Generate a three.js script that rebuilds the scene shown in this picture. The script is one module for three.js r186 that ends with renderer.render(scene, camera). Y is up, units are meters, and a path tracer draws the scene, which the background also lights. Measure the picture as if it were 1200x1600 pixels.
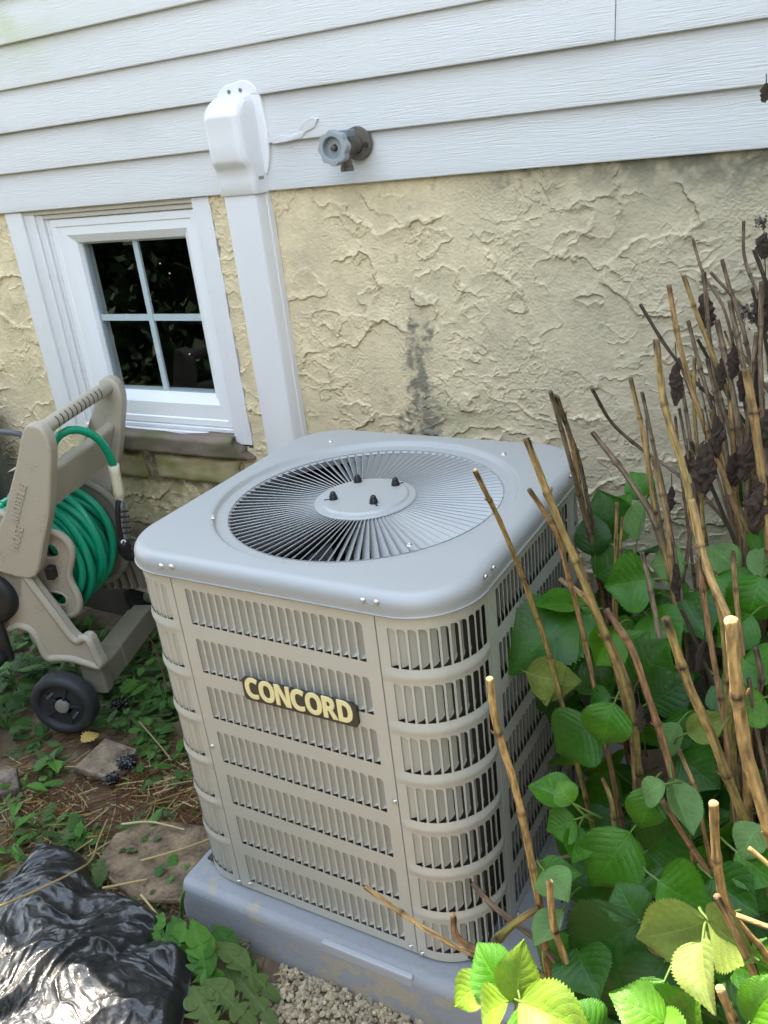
import * as THREE from 'three';
import { RoundedBoxGeometry } from 'three/addons/geometries/RoundedBoxGeometry.js';
import { TextGeometry } from 'three/addons/geometries/TextGeometry.js';
import { FontLoader } from 'three/addons/loaders/FontLoader.js';
import { ImprovedNoise } from 'three/addons/math/ImprovedNoise.js';
import { mergeGeometries, toCreasedNormals } from 'three/addons/utils/BufferGeometryUtils.js';

// ---------------------------------------------------------------- camera, sky, sun, exposure
const scene = new THREE.Scene();
const camera = new THREE.PerspectiveCamera(60.218, 3 / 4, 0.02, 400);
camera.position.set(0.885, 1.5521, 1.9935);
camera.rotation.set(-0.4079, 0.5516, -0.1183, 'YXZ');
camera.updateMatrixWorld(true);
const renderer = new THREE.WebGLRenderer({ antialias: true });
renderer.toneMapping = THREE.LinearToneMapping;
renderer.toneMappingExposure = 7.3;
renderer.shadowMap.enabled = true;

const SUN = new THREE.Vector3(-0.42, 0.86, -0.303).normalize();
const noise = new ImprovedNoise();
const N3 = (x, y, z = 0) => noise.noise(x, y, z);
const fbm = (x, y, z = 0, o = 4) => { let s = 0, a = 0.5, f = 1; for (let i = 0; i < o; i++) { s += a * N3(x * f, y * f, z + i * 7.3); a *= 0.5; f *= 2.03; } return s; };
const sm = (a, b, x) => { const t = Math.min(1, Math.max(0, (x - a) / (b - a))); return t * t * (3 - 2 * t); };
const lerp = (a, b, t) => a + (b - a) * t;
const clamp = (x, a = 0, b = 1) => Math.min(b, Math.max(a, x));
function rng(seed) { let a = seed >>> 0; return () => { a = (a + 0x6d2b79f5) >>> 0; let t = a; t = Math.imul(t ^ (t >>> 15), t | 1); t ^= t + Math.imul(t ^ (t >>> 7), t | 61); return ((t ^ (t >>> 14)) >>> 0) / 4294967296; }; }
{
  const w = 512, h = 256, d = new Float32Array(w * h * 4);
  for (let j = 0; j < h; j++) for (let i = 0; i < w; i++) {
    const el = ((j + 0.5) / h - 0.5) * Math.PI, az = (i + 0.5) / w * Math.PI * 2;
    const y = Math.sin(el), x = Math.cos(el) * Math.cos(az), z = Math.cos(el) * Math.sin(az);
    const up = Math.max(0, y);
    let r = lerp(0.63, 0.34, Math.pow(up, 0.45)), g = lerp(0.65, 0.44, Math.pow(up, 0.45)), b = lerp(0.66, 0.58, Math.pow(up, 0.45));
    const k = 1 / (0.25 + up), c = sm(0.0, 0.28, fbm(x * k * 1.3, z * k * 1.3, 2.2, 5) + 0.06) * 0.75;
    r = lerp(r, 0.95, c); g = lerp(g, 0.95, c); b = lerp(b, 0.96, c);
    if (y < 0) { r = 0.2; g = 0.22; b = 0.18; }
    const o = (j * w + i) * 4; d[o] = r * 0.82; d[o + 1] = g * 0.82; d[o + 2] = b * 0.82; d[o + 3] = 1;
  }
  const t = new THREE.DataTexture(d, w, h, THREE.RGBAFormat, THREE.FloatType);
  t.mapping = THREE.EquirectangularReflectionMapping; t.magFilter = THREE.LinearFilter; t.needsUpdate = true;
  scene.background = t; scene.environment = t;
}
const sun = new THREE.DirectionalLight(new THREE.Color().setRGB(1, 0.90, 0.75), 3.2);
sun.position.copy(SUN).multiplyScalar(12).add(new THREE.Vector3(0, 0, 1)); sun.target.position.set(0, 0, 1);
sun.castShadow = true; sun.shadow.mapSize.set(4096, 4096); sun.shadow.radius = 1;
Object.assign(sun.shadow.camera, { left: -7, right: 7, top: 7, bottom: -7, near: 0.1, far: 40 });
sun.shadow.bias = -0.0005;
scene.add(sun, sun.target);

// ---------------------------------------------------------------- helpers
const V = (x, y, z) => new THREE.Vector3(x, y, z);
const F = 800 / Math.tan(THREE.MathUtils.degToRad(60.218 / 2));
function ray(u, v) { return V((u - 600) / F, -(v - 800) / F, -1).applyQuaternion(camera.quaternion); }
function at(u, v, axis, val) { const d = ray(u, v), t = (val - camera.position[axis]) / d[axis]; return d.multiplyScalar(t).add(camera.position); }
const atZ = (u, v, z) => at(u, v, 'z', z);
const depthOf = (P) => -P.clone().applyMatrix4(camera.matrixWorldInverse).z;
const used = {};
function numbered(n) { used[n] = (used[n] ?? -1) + 1; return used[n] ? n + '_' + String(used[n]).padStart(3, '0') : n; }
const C = (r, g, b) => new THREE.Color().setRGB(r, g, b);
function mat(c, rough = 0.6, o = {}) { return new THREE.MeshStandardMaterial({ color: C(...c), roughness: rough, side: THREE.DoubleSide, ...o }); }
function phys(c, rough = 0.6, o = {}) { return new THREE.MeshPhysicalMaterial({ color: C(...c), roughness: rough, side: THREE.DoubleSide, ...o }); }
function thing(name, label, category, pos = [0, 0, 0], group) {
  const o = new THREE.Group(); o.name = numbered(name); o.position.set(...pos); o.userData = { label, category }; if (group) o.userData.group = group; scene.add(o); return o;
}
function part(name, geo, m, parent, extra) {
  const g = Array.isArray(geo) ? merge(geo) : geo, o = new THREE.Mesh(g, m); o.name = name; o.castShadow = o.receiveShadow = true; parent.add(o); if (extra) Object.assign(o.userData, extra); return o;
}
function solo(name, geo, m, label, category, group) {
  const o = part(numbered(name), geo, m, scene); o.userData = { label, category }; if (group) o.userData.group = group; return o;
}
function struct(name, geo, m) { const o = part(numbered(name), geo, m, scene); o.userData = { kind: 'structure' }; return o; }
function merge(list) {
  const col = list.some((g) => g.attributes.color);
  return mergeGeometries(list.map((g) => {
    g = g.index ? g.toNonIndexed() : g.clone();
    for (const k of Object.keys(g.attributes)) if (!['position', 'normal', 'uv', 'color'].includes(k)) g.deleteAttribute(k);
    const n = g.attributes.position.count;
    if (!g.attributes.uv) g.setAttribute('uv', new THREE.BufferAttribute(new Float32Array(n * 2), 2));
    if (col && !g.attributes.color) g.setAttribute('color', new THREE.BufferAttribute(new Float32Array(n * 3).fill(1), 3));
    g.morphAttributes = {}; return g;
  }));
}
function bx(x0, x1, y0, y1, z0, z1, r = 0) {
  const g = r ? new RoundedBoxGeometry(x1 - x0, y1 - y0, z1 - z0, 3, r) : new THREE.BoxGeometry(x1 - x0, y1 - y0, z1 - z0);
  return g.translate((x0 + x1) / 2, (y0 + y1) / 2, (z0 + z1) / 2);
}
// a grid surface from a function (u,v) -> Vector3 ; smooth normals
function sheet(nu, nv, f, uvf, colf, skip) {
  const P = [], U = [], K = [], I = [];
  for (let j = 0; j <= nv; j++) for (let i = 0; i <= nu; i++) {
    const u = i / nu, v = j / nv, p = f(u, v, i, j); P.push(p.x, p.y, p.z);
    const q = uvf ? uvf(u, v, p) : [u, v]; U.push(q[0], q[1]);
    if (colf) { const c = colf(u, v, p); K.push(c[0], c[1], c[2]); }
  }
  for (let j = 0; j < nv; j++) for (let i = 0; i < nu; i++) {
    if (skip && skip((i + 0.5) / nu, (j + 0.5) / nv)) continue;
    const a = j * (nu + 1) + i, b = a + 1, c = a + nu + 1, d = c + 1; I.push(a, b, d, a, d, c);
  }
  const g = new THREE.BufferGeometry(); g.setAttribute('position', new THREE.Float32BufferAttribute(P, 3)); g.setAttribute('uv', new THREE.Float32BufferAttribute(U, 2));
  if (colf) g.setAttribute('color', new THREE.Float32BufferAttribute(K, 3));
  g.setIndex(I); g.computeVertexNormals(); return g;
}
// a tube of changing radius through points, ends closed
function tube(pts, rad, { n = 8, seg = 0, col = null, rough = 0, seed = 1, flat = 1 } = {}) {
  const curve = pts.length > 2 ? new THREE.CatmullRomCurve3(pts, false, 'centripetal') : new THREE.LineCurve3(pts[0], pts[1]);
  const L = curve.getLength(), m = seg || Math.max(4, Math.round(L / 0.02)), P = [], U = [], K = [], I = [];
  let nrm = null;
  for (let i = 0; i <= m; i++) {
    const t = i / m, c = curve.getPointAt(t), T = curve.getTangentAt(t);
    if (!nrm) nrm = Math.abs(T.y) < 0.9 ? V(0, 1, 0) : V(1, 0, 0);
    nrm = nrm.clone().addScaledVector(T, -nrm.dot(T)).normalize(); const bi = T.clone().cross(nrm), r = rad(t, t * L);
    for (let k = 0; k <= n; k++) {
      const a = k / n * Math.PI * 2, q = r * (1 + rough * N3(Math.cos(a) * 1.3 + seed, Math.sin(a) * 1.3, t * L * 60));
      P.push(...c.clone().addScaledVector(nrm, Math.cos(a) * q).addScaledVector(bi, Math.sin(a) * q * flat).toArray()); U.push(k / n, t * L);
      if (col) K.push(...col(t, t * L, a));
    }
  }
  for (let i = 0; i < m; i++) for (let k = 0; k < n; k++) { const a = i * (n + 1) + k, b = a + 1, c = a + n + 1, d = c + 1; I.push(a, b, d, a, d, c); }
  const g = new THREE.BufferGeometry();
  for (const [end, i] of [[0, 0], [1, m]]) {
    const base = P.length / 3, c = curve.getPointAt(end); P.push(c.x, c.y, c.z); U.push(0.5, end * L); if (col) K.push(...col(end ? 1 : 0.02, end ? L : 0.02, 0).map((x) => x * 0.38));
    for (let k = 0; k < n; k++) { const a = i * (n + 1) + k; end ? I.push(base, a, a + 1) : I.push(base, a + 1, a); }
  }
  g.setAttribute('position', new THREE.Float32BufferAttribute(P, 3)); g.setAttribute('uv', new THREE.Float32BufferAttribute(U, 2));
  if (col) g.setAttribute('color', new THREE.Float32BufferAttribute(K, 3));
  g.setIndex(I); g.computeVertexNormals(); return g;
}
function extr(pts, depth, bevel = 0.003, holes = [], cs = 6) {
  const s = Array.isArray(pts) ? new THREE.Shape(pts.map((p) => new THREE.Vector2(p[0], p[1]))) : pts;
  for (const h of holes) s.holes.push(new THREE.Path(h.map((p) => new THREE.Vector2(p[0], p[1]))));
  return new THREE.ExtrudeGeometry(s, { depth, bevelEnabled: bevel > 0, bevelSize: bevel, bevelThickness: bevel, bevelSegments: 2, curveSegments: cs });
}
const rrect = (x0, y0, x1, y1, r) => { const s = new THREE.Shape(); s.moveTo(x0 + r, y0); s.lineTo(x1 - r, y0); s.absarc(x1 - r, y0 + r, r, -Math.PI / 2, 0); s.lineTo(x1, y1 - r); s.absarc(x1 - r, y1 - r, r, 0, Math.PI / 2); s.lineTo(x0 + r, y1); s.absarc(x0 + r, y1 - r, r, Math.PI / 2, Math.PI); s.lineTo(x0, y0 + r); s.absarc(x0 + r, y0 + r, r, Math.PI, Math.PI * 1.5); return s; };
function tex(w, h, f, srgb = false, rep = null) {
  const d = new Uint8Array(w * h * 4);
  for (let j = 0; j < h; j++) for (let i = 0; i < w; i++) { const c = f((i + 0.5) / w, (j + 0.5) / h), o = (j * w + i) * 4; const a = Array.isArray(c) ? c : [c, c, c]; for (let k = 0; k < 3; k++) { let q = clamp(a[k]); if (srgb) q = q <= 0.0031308 ? q * 12.92 : 1.055 * Math.pow(q, 1 / 2.4) - 0.055; d[o + k] = Math.round(q * 255); } d[o + 3] = 255; }
  const t = new THREE.DataTexture(d, w, h); t.wrapS = t.wrapT = THREE.RepeatWrapping; t.magFilter = THREE.LinearFilter; t.minFilter = THREE.LinearMipmapLinearFilter; t.generateMipmaps = true; if (srgb) t.colorSpace = THREE.SRGBColorSpace; if (rep) t.repeat.set(...rep); t.needsUpdate = true; return t;
}
// noise that repeats seamlessly over the unit square
const wrapN = (u, v, fx, fy, z) => { const a = N3(u * fx, v * fy, z), b = N3((u - 1) * fx, v * fy, z), c = N3(u * fx, (v - 1) * fy, z), d = N3((u - 1) * fx, (v - 1) * fy, z); const s = sm(0.7, 1, u), t = sm(0.7, 1, v); return lerp(lerp(a, b, s), lerp(c, d, s), t); };
const fineBump = tex(512, 512, (u, v) => 0.5 + 0.5 * wrapN(u, v, 90, 90, 1) + 0.3 * wrapN(u, v, 200, 200, 4));
const fontBold = await new FontLoader().loadAsync('fonts/droid/droid_sans_bold.typeface.json');

// ---------------------------------------------------------------- house
const house = thing('house', 'white vinyl sided house wall over a cream stucco foundation with a small basement window', 'house');
const YS = 1.4355, E = 0.1126;
const grain = tex(1024, 512, (u, v) => { const w = wrapN(u, v, 3, 5, 9) * 0.5; return 0.5 + 0.42 * wrapN(u, v + w * 0.03, 9, 110, 3) + 0.28 * wrapN(u, v + w * 0.02, 20, 190, 6); }, false);
grain.repeat.set(1 / 0.6, 1 / 0.3);
const sidingMat = mat([1, 1, 1], 0.42, { bumpMap: grain, bumpScale: 0.0011, vertexColors: true });
{
  const prof = [[0.004, 0.0], [0.0155, 0.0], [0.0168, 0.0016], [0.0168, 0.004], [0.0045, 0.9], [0.003, 1.12]];
  const course = (i, x0, x1, dz) => {
    const y0 = YS + i * E, nx = Math.round((x1 - x0) / 0.03);
    const P = []; const rows = [];
    for (let k = 0; k < prof.length; k++) rows.push(prof[k]);
    // extra rows up the face so that colour can vary on it
    const face = [];
    for (let k = 0; k <= 6; k++) { const t = k / 6; face.push([lerp(0.0168, 0.0045, t), lerp(0.004 / E * 1, 0.9, t) * E]); }
    const line = [[0.004, 0], [0.0155, 0], [0.0168, 0.0016], ...face, [0.003, E * 1.12]];
    const g = sheet(nx, line.length - 1, (u, v, a, j) => { const x = lerp(x0, x1, u); return V(x, y0 + line[j][1] + 0.0006 * N3(x * 1.7, i * 3.1), line[j][0] + dz + 0.0008 * N3(x * 2.1, i * 2.7, 5)); },
      (u, v, p) => [p.x + i * 0.37, p.y + i * 0.11],
      (u, v, p) => {
        let c = [0.60, 0.598, 0.60];
        const a = sm(-1.0, -1.55, p.x) * sm(1.72, 1.95, p.y) * sm(-0.05, 0.35, fbm(p.x * 6, p.y * 14, 3, 5) + 0.2) * 0.7 + sm(0.22, 0.5, fbm(p.x * 5, p.y * 18, 8, 5)) * 0.12 + (p.x < -0.9 && p.y > 1.85 ? 0.05 : 0);
        const d = 1 - 0.10 * sm(0.05, 0.5, fbm(p.x * 3, p.y * 9, 14, 5));
        return [lerp(c[0], 0.42, a) * d, lerp(c[1], 0.47, a) * d, lerp(c[2], 0.27, a) * d * 0.99];
      });
    return toCreasedNormals(g, 0.5);
  };
  for (let i = 0; i < 14; i++) {
    if (i === 2) { part('siding_panel', course(i, -5, 0.3375, 0.0026), sidingMat, house); part('siding_panel', course(i, 0.3385, 5, 0), sidingMat, house); }
    else part('siding_panel', course(i, -5, 5, 0), sidingMat, house);
  }
  const white = mat([0.7, 0.71, 0.73], 0.5);
  part('wall_sheathing', bx(-5, 5, YS - 0.01, 3.02, -0.16, -0.004), white, house);
  part('side_wall', bx(-5, -4.84, -0.3, 3.02, -7, -0.161), white, house); part('side_wall', bx(4.84, 5, -0.3, 3.02, -7, -0.161), white, house);
  part('back_wall', bx(-5, 5, -0.3, 3.02, -7.16, -7.001), white, house);
  part('soffit', bx(-5.3, 5.3, 3.022, 3.05, -7.4, 0.20), white, house);
  part('fascia', bx(-5.3, 5.3, 3.0, 3.12, 0.201, 0.22), white, house);
  const rf = new THREE.Shape([[0.23, 3.125], [-3.5, 4.9], [-7.4, 3.125], [-7.4, 3.052], [0.21, 3.052]].map((p) => new THREE.Vector2(p[0], p[1])));
  part('roof', new THREE.ExtrudeGeometry(rf, { depth: 10.6, bevelEnabled: false }).rotateY(-Math.PI / 2).translate(5.3, 0, 0), mat([0.06, 0.06, 0.065], 0.9), house);
}
// stucco: trowelled layers whose torn edges stand proud
const OPEN = { x0: -1.50, x1: -0.83, y0: 0.735, y1: 1.46 };
const terrace = (x, y, wx, wy, ax, ay, z, amp, k, lip) => {
  const n = fbm(wx * ax, wy * ay, z, 2) * k + 10, fr = n - Math.floor(n);
  const m = sm(-0.10, 0.2, fbm(x * 5.5, y * 5.5, z + 40, 2) + 0.03);
  return amp * m * (lip ? Math.exp(-Math.pow((fr - 0.95) / 0.03, 2)) + 0.5 * sm(0.75, 0.95, fr) * (fr < 0.95 ? 1 : 0) : fr < 0.955 ? Math.pow(fr / 0.955, 4) : 1 - sm(0.955, 1, fr));
};
const warpX = (x, y) => x + 0.05 * fbm(x * 7, y * 7, 1, 3) + 0.020 * fbm(x * 36, y * 36, 5, 4), warpY = (x, y) => y + 0.05 * fbm(x * 7, y * 7, 11, 3) + 0.022 * fbm(x * 40, y * 40, 15, 4);
function stuccoH(x, y) {
  const wx = warpX(x, y), wy = warpY(x, y);
  return 0.004 * fbm(x * 3, y * 3, 21, 3) + terrace(x, y, wx, wy, 2.4, 4.0, 31, 0.0070, 3.4) + terrace(x, y, wx, wy, 6, 8.5, 53, 0.0042, 3.2) + terrace(x, y, wx, wy, 12, 17, 77, 0.0024, 3.0) + 0.0016 * fbm(x * 60, y * 60, 3, 3);
}
function stuccoFine(x, y) {
  const wx = warpX(x, y), wy = warpY(x, y), q = sm(0.0, 0.25, fbm(x * 6, y * 6, 90, 3));
  return terrace(x, y, wx, wy, 2.4, 4.0, 31, 1.0, 3.4, 1) + terrace(x, y, wx, wy, 6, 8.5, 53, 0.8, 3.2, 1) + terrace(x, y, wx, wy, 12, 17, 77, 0.65, 3.0, 1) + (0.6 + 0.5 * q) * fbm(x * 150, y * 150, 3, 2) + 0.35 * q * N3(x * 60, y * 60, 19);
}
function stuccoC(x, y) {
  const n1 = fbm(x * 4, y * 4, 61, 5), n2 = fbm(x * 22, y * 22, 63, 4), n3 = fbm(x * 70, y * 70, 65, 3);
  let c = [0.70, 0.585, 0.385];
  const gray = sm(-0.25, 0.35, x + 0.35 * n1 + (1.1 - y) * 0.25) * 0.9;            // lichen-grey weathering to the right and low down
  c = [lerp(c[0], 0.54, gray), lerp(c[1], 0.465, gray), lerp(c[2], 0.325, gray)];
  const green = sm(0.1, 0.55, n1 + (0.95 - y) * 0.9 - 0.05 + n2 * 0.5) * 0.38;        // algae low down
  c = [lerp(c[0], 0.40, green), lerp(c[1], 0.40, green), lerp(c[2], 0.20, green)];
  const dn = n2 * 0.8 + n3 * 0.5;
  // dark mildew streak behind the unit
  const sx = x + 0.185 + 0.035 * N3(y * 8, 3) + (y - 1.0) * 0.02, wS = 0.034 + 0.026 * sm(1.05, 0.8, y) + 0.012 * N3(y * 14, 8);
  let k = sm(0.30, 1.05, Math.exp(-sx * sx / (wS * wS)) * sm(1.19, 1.02, y + 0.06 * N3(x * 60, y * 6, 2)) * 0.95 + dn * 1.7 + 0.55 * N3(x * 45, y * 8, 4)) * 0.85 * sm(0.16, 0.05, Math.abs(sx));
  const s2 = x + 0.29; k = Math.max(k, Math.exp(-s2 * s2 / 0.003) * sm(1.05, 0.9, y) * sm(-0.1, 0.4, dn) * 0.55);
  // mildew below the siding on the right
  k = Math.max(k, sm(1.27, 1.42, y + 0.12 * n1 + 0.03 * n2) * sm(-0.15, 0.3, x + 0.2 * n1) * sm(-0.3, 0.25, dn + 0.12) * 0.8);
  k = Math.max(k, sm(0.2, 0.5, n1 + dn * 0.7) * 0.25 * sm(-0.3, 0.3, x));
  const s3 = x - 0.12; k = Math.max(k, Math.exp(-s3 * s3 / 0.012) * sm(1.3, 1.42, y) * sm(-0.2, 0.3, dn + 0.05) * 0.8);
  const bl = Math.hypot((x - 0.555) / 0.02, (y - 0.84) / 0.03); k = Math.max(k, sm(1.3, 0.7, bl + dn) * 0.6);
  c = [lerp(c[0], 0.10, k), lerp(c[1], 0.105, k), lerp(c[2], 0.085, k)];
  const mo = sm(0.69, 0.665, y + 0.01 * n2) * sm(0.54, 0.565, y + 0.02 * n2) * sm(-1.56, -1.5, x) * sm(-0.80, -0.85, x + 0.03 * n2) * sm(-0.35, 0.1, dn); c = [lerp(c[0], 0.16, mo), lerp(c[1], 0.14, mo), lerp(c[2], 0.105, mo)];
  const gr = sm(0.72, 0.5, y + n1 * 0.15) * sm(0.3, -0.4, x) * sm(-0.3, 0.25, n2 + n1 * 0.6 + 0.1) * 0.62; c = [lerp(c[0], 0.235, gr), lerp(c[1], 0.215, gr), lerp(c[2], 0.10, gr)];
  const spl = sm(0.44, 0.30, y + 0.12 * n1 + 0.05 * n2) * 0.85; c = [lerp(c[0], 0.07, spl), lerp(c[1], 0.06, spl), lerp(c[2], 0.042, spl)];
  const pt = sm(-0.1, 0.4, fbm(x * 9, y * 9, 71, 5) + 0.3 * n3) * 0.3; c = [lerp(c[0], 0.40, pt), lerp(c[1], 0.35, pt), lerp(c[2], 0.25, pt)];
  const v = 1 + 0.22 * n2 + 0.20 * n3; return c.map((q) => q * v);
}
{
  const relief = tex(2048, 1024, (u, v) => 0.3 + 0.38 * stuccoFine(lerp(-2.1, 0.8, u), lerp(0.44, 1.436, v)));
  relief.wrapS = relief.wrapT = THREE.ClampToEdgeWrapping;
  const sMat = mat([1, 1, 1], 0.92, { vertexColors: true, bumpMap: relief, bumpScale: 0.006 });
  const x0 = -2.3, x1 = 1.3, y0 = 0.28, y1 = 1.436, nx = 1120, ny = 360, list = [];
  const hole = (x, y) => x > OPEN.x0 - 0.098 + 0.016 * fbm(y * 17, 3, 1, 3) + (y < 1.0 ? (1.0 - y) * 0.2 : 0) && x < OPEN.x1 + 0.055 + 0.012 * fbm(y * 15, 8, 1, 3) && y > OPEN.y0 - 0.03 + 0.01 * N3(x * 12, 4);
  part('stucco_wall', sheet(nx, ny, (u, v) => { const x = lerp(x0, x1, u), y = lerp(y0, y1, v); return V(x, y, stuccoH(x, y)); }, (u, v, p) => [(p.x + 2.1) / 2.9, (p.y - 0.44) / 0.996], (u, v, p) => stuccoC(p.x, p.y), (u, v) => hole(lerp(x0, x1, u), lerp(y0, y1, v))), sMat, house);
  const rough = mat([0.1, 0.085, 0.06], 0.95);
  part('foundation_core', [bx(-5, OPEN.x0 - 0.002, -0.3, 1.424, -0.16, -0.012), bx(OPEN.x1 + 0.002, 5, -0.3, 1.424, -0.16, -0.012), bx(OPEN.x0 - 0.001, OPEN.x1 + 0.001, -0.3, OPEN.y0 - 0.03, -0.161, -0.013)], mat([0.3, 0.26, 0.18], 0.95), house);
  part('foundation_wall', [bx(-5, -2.3, -0.3, 1.424, -0.0115, 0.004), bx(1.3, 5, -0.3, 1.424, -0.0115, 0.004), bx(-2.3, 1.3, -0.3, 0.29, -0.0115, 0.001)], rough, house);
}
// fieldstones below the window
{
  const stoneGeo = (x0, x1, y0, y1, zf, seed, bump = 0.014) => {
    const g = new THREE.BoxGeometry(x1 - x0, y1 - y0, 0.06, 18, 12, 4), p = g.attributes.position, K = [];
    const hx = (x1 - x0) / 2, hy = (y1 - y0) / 2;
    for (let i = 0; i < p.count; i++) {
      let x = p.getX(i), y = p.getY(i), z = p.getZ(i);
      const e = Math.max(sm(0.72, 1, Math.abs(x) / hx), sm(0.65, 1, Math.abs(y) / hy));
      const n = fbm(x * 14 + seed, y * 14, z * 10 + seed, 4);
      if (z > -0.02) z -= e * e * 0.022 - n * bump;
      x *= 1 - 0.10 * e * (0.5 + n * 3); y *= 1 - 0.16 * e * (0.5 + n * 3);
      p.setXYZ(i, x, y, z);
      const wx = x + seed, g1 = sm(-0.15, 0.25, fbm(wx * 9, y * 12, 4, 4)), v = 1 + 0.35 * fbm(wx * 40, y * 40, 8, 3);
      K.push(lerp(0.42, 0.24, g1) * v, lerp(0.36, 0.26, g1) * v, lerp(0.20, 0.085, g1) * v);
    }
    g.setAttribute('color', new THREE.Float32BufferAttribute(K, 3)); g.computeVertexNormals();
    return g.translate((x0 + x1) / 2, (y0 + y1) / 2, zf - 0.03);
  };
  const m = mat([1, 1, 1], 0.95, { vertexColors: true, bumpMap: fineBump.clone(), bumpScale: 0.002 }), mg = mat([0.5, 0.45, 0.62], 0.95, { vertexColors: true, bumpMap: fineBump.clone(), bumpScale: 0.002 });
  part('sill_stone', stoneGeo(-1.45, -0.785, 0.672, 0.742, 0.052, 3, 0.016), mg, house);
  [[-1.54, -1.40, 0.565, 0.668, 0.02], [-1.385, -1.245, 0.558, 0.664, 0.024], [-1.205, -0.825, 0.572, 0.672, 0.03]].forEach((s, i) => part('foundation_stone', stoneGeo(s[0], s[1], s[2], s[3], s[4], i * 5.3 + 1, 0.016), m, house));
}
// basement window
{
  const w = new THREE.Group(); w.name = 'window'; house.add(w); w.userData.label = 'small white basement window of four panes';
  const chip = tex(512, 512, (u, v) => { const n = fbm(u * 9, v * 9, 3, 5), f = fbm(u * 60, v * 20, 8, 3); const k = sm(0.28, 0.42, n + f * 0.35) * 0.55; return [lerp(0.74, 0.42, k), lerp(0.74, 0.39, k), lerp(0.76, 0.33, k)]; }, true);
  const paint = mat([1, 1, 1], 0.5, { map: chip, bumpMap: fineBump, bumpScale: 0.0004 }), vinyl = mat([0.80, 0.81, 0.84], 0.32), grey = mat([0.45, 0.5, 0.55], 0.4);
  const zS = -0.010, sx0 = -1.442, sx1 = -0.846, sy0 = 0.758, sy1 = 1.404, gx0 = -1.352, gx1 = -0.917, gy0 = 0.857, gy1 = 1.327;
  const board = (x0, x1, y0, y1, z0, z1, sd) => sheetBoard(x0, x1, y0, y1, z0, z1, sd);
  function sheetBoard(x0, x1, y0, y1, z0, z1, sd) {
    const g = new THREE.BoxGeometry(x1 - x0, y1 - y0, z1 - z0, 2, 40, 1).translate((x0 + x1) / 2, (y0 + y1) / 2, (z0 + z1) / 2), p = g.attributes.position;
    for (let i = 0; i < p.count; i++) { const y = p.getY(i); if (Math.abs(p.getX(i) - (sd > 0 ? x1 : x0)) < 1e-4) p.setX(i, p.getX(i) + 0.006 * fbm(y * 22, sd, 2, 3)); }
    g.computeVertexNormals(); return g;
  }
  part('casing', board(-1.607, -1.532, 0.715, 1.434, -0.02, 0.0095, -1), paint, w);
  part('casing', board(-0.838, -0.776, 0.716, 1.434, -0.02, 0.0065, 1), paint, w);
  part('jamb', [bx(-1.531, -1.487, 0.72, 1.434, -0.11, 0.002, 0.003), bx(-1.486, -1.458, 0.725, 1.42, -0.11, -0.004, 0.003), bx(-1.457, -1.444, 0.735, 1.41, -0.11, -0.012, 0.003)], paint, w);
  part('head_jamb', [bx(-1.53, -0.839, 1.421, 1.436, -0.11, 0.003, 0.002), bx(-1.457, -0.84, 1.406, 1.42, -0.11, -0.005, 0.002)], mat([1, 1, 1], 0.6, { map: chip, color: C(0.75, 0.7, 0.6) }), w);
  part('window_sill', [bx(-1.443, -0.84, 0.744, 0.757, -0.11, -0.003, 0.003), bx(-1.487, -0.839, 0.728, 0.743, -0.11, 0.006, 0.004)], paint, w);
  // sash: mitred frame with sloped inner edge
  const ring = (a, b, za, zb) => { // a,b = [x0,x1,y0,y1] outer and inner
    const A = [[a[0], a[2]], [a[1], a[2]], [a[1], a[3]], [a[0], a[3]]], B = [[b[0], b[2]], [b[1], b[2]], [b[1], b[3]], [b[0], b[3]]], P = [];
    for (let i = 0; i < 4; i++) { const j = (i + 1) % 4; P.push(...A[i], za, ...A[j], za, ...B[j], zb, ...A[i], za, ...B[j], zb, ...B[i], zb); }
    const g = new THREE.BufferGeometry(); g.setAttribute('position', new THREE.Float32BufferAttribute(P, 3)); g.computeVertexNormals(); return g;
  };
  const o = [sx0, sx1, sy0, sy1], in1 = [gx0 - 0.028, gx1 + 0.028, gy0 - 0.028, gy1 + 0.028], in2 = [gx0 - 0.004, gx1 + 0.004, gy0 - 0.004, gy1 + 0.004], in3 = [gx0, gx1, gy0, gy1];
  const off = (r, d) => [r[0] + d, r[1] - d, r[2] + d, r[3] - d];
  part('sash', [ring(off(o, 0), off(o, 0), -0.11, zS - 0.004), ring(o, off(o, 0.004), zS - 0.004, zS), ring(off(o, 0.004), off(o, 0.022), zS, zS), ring(off(o, 0.022), off(o, 0.025), zS, zS - 0.004), ring(off(o, 0.025), in1, zS - 0.004, zS - 0.003), ring(in1, in2, zS - 0.003, zS - 0.018), ring(in2, in3, zS - 0.018, zS - 0.03), ring(in3, in3, zS - 0.03, zS - 0.04)], vinyl, w);
  part('inner_frame', [ring(in3, off(in3, 0.002), zS - 0.04, zS - 0.042), ring(off(in3, 0.002), off(in3, 0.002), zS - 0.042, zS - 0.07)], mat([0.4, 0.42, 0.43], 0.5), w);
  part('glazing_spacer', [ring(off(in3, -0.001), off(in3, 0.004), zS - 0.034, zS - 0.034), ring(off(in3, 0.004), off(in3, 0.0045), zS - 0.034, zS - 0.05)], grey, w);
  const gm = mat([0.62, 0.68, 0.74], 0.35), mx = -1.1345, my = 1.092;
  const glass = new THREE.MeshPhysicalMaterial({ color: C(0.9, 0.93, 0.92), roughness: 0.015, transmission: 1, thickness: 0, ior: 1.5 });
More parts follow.
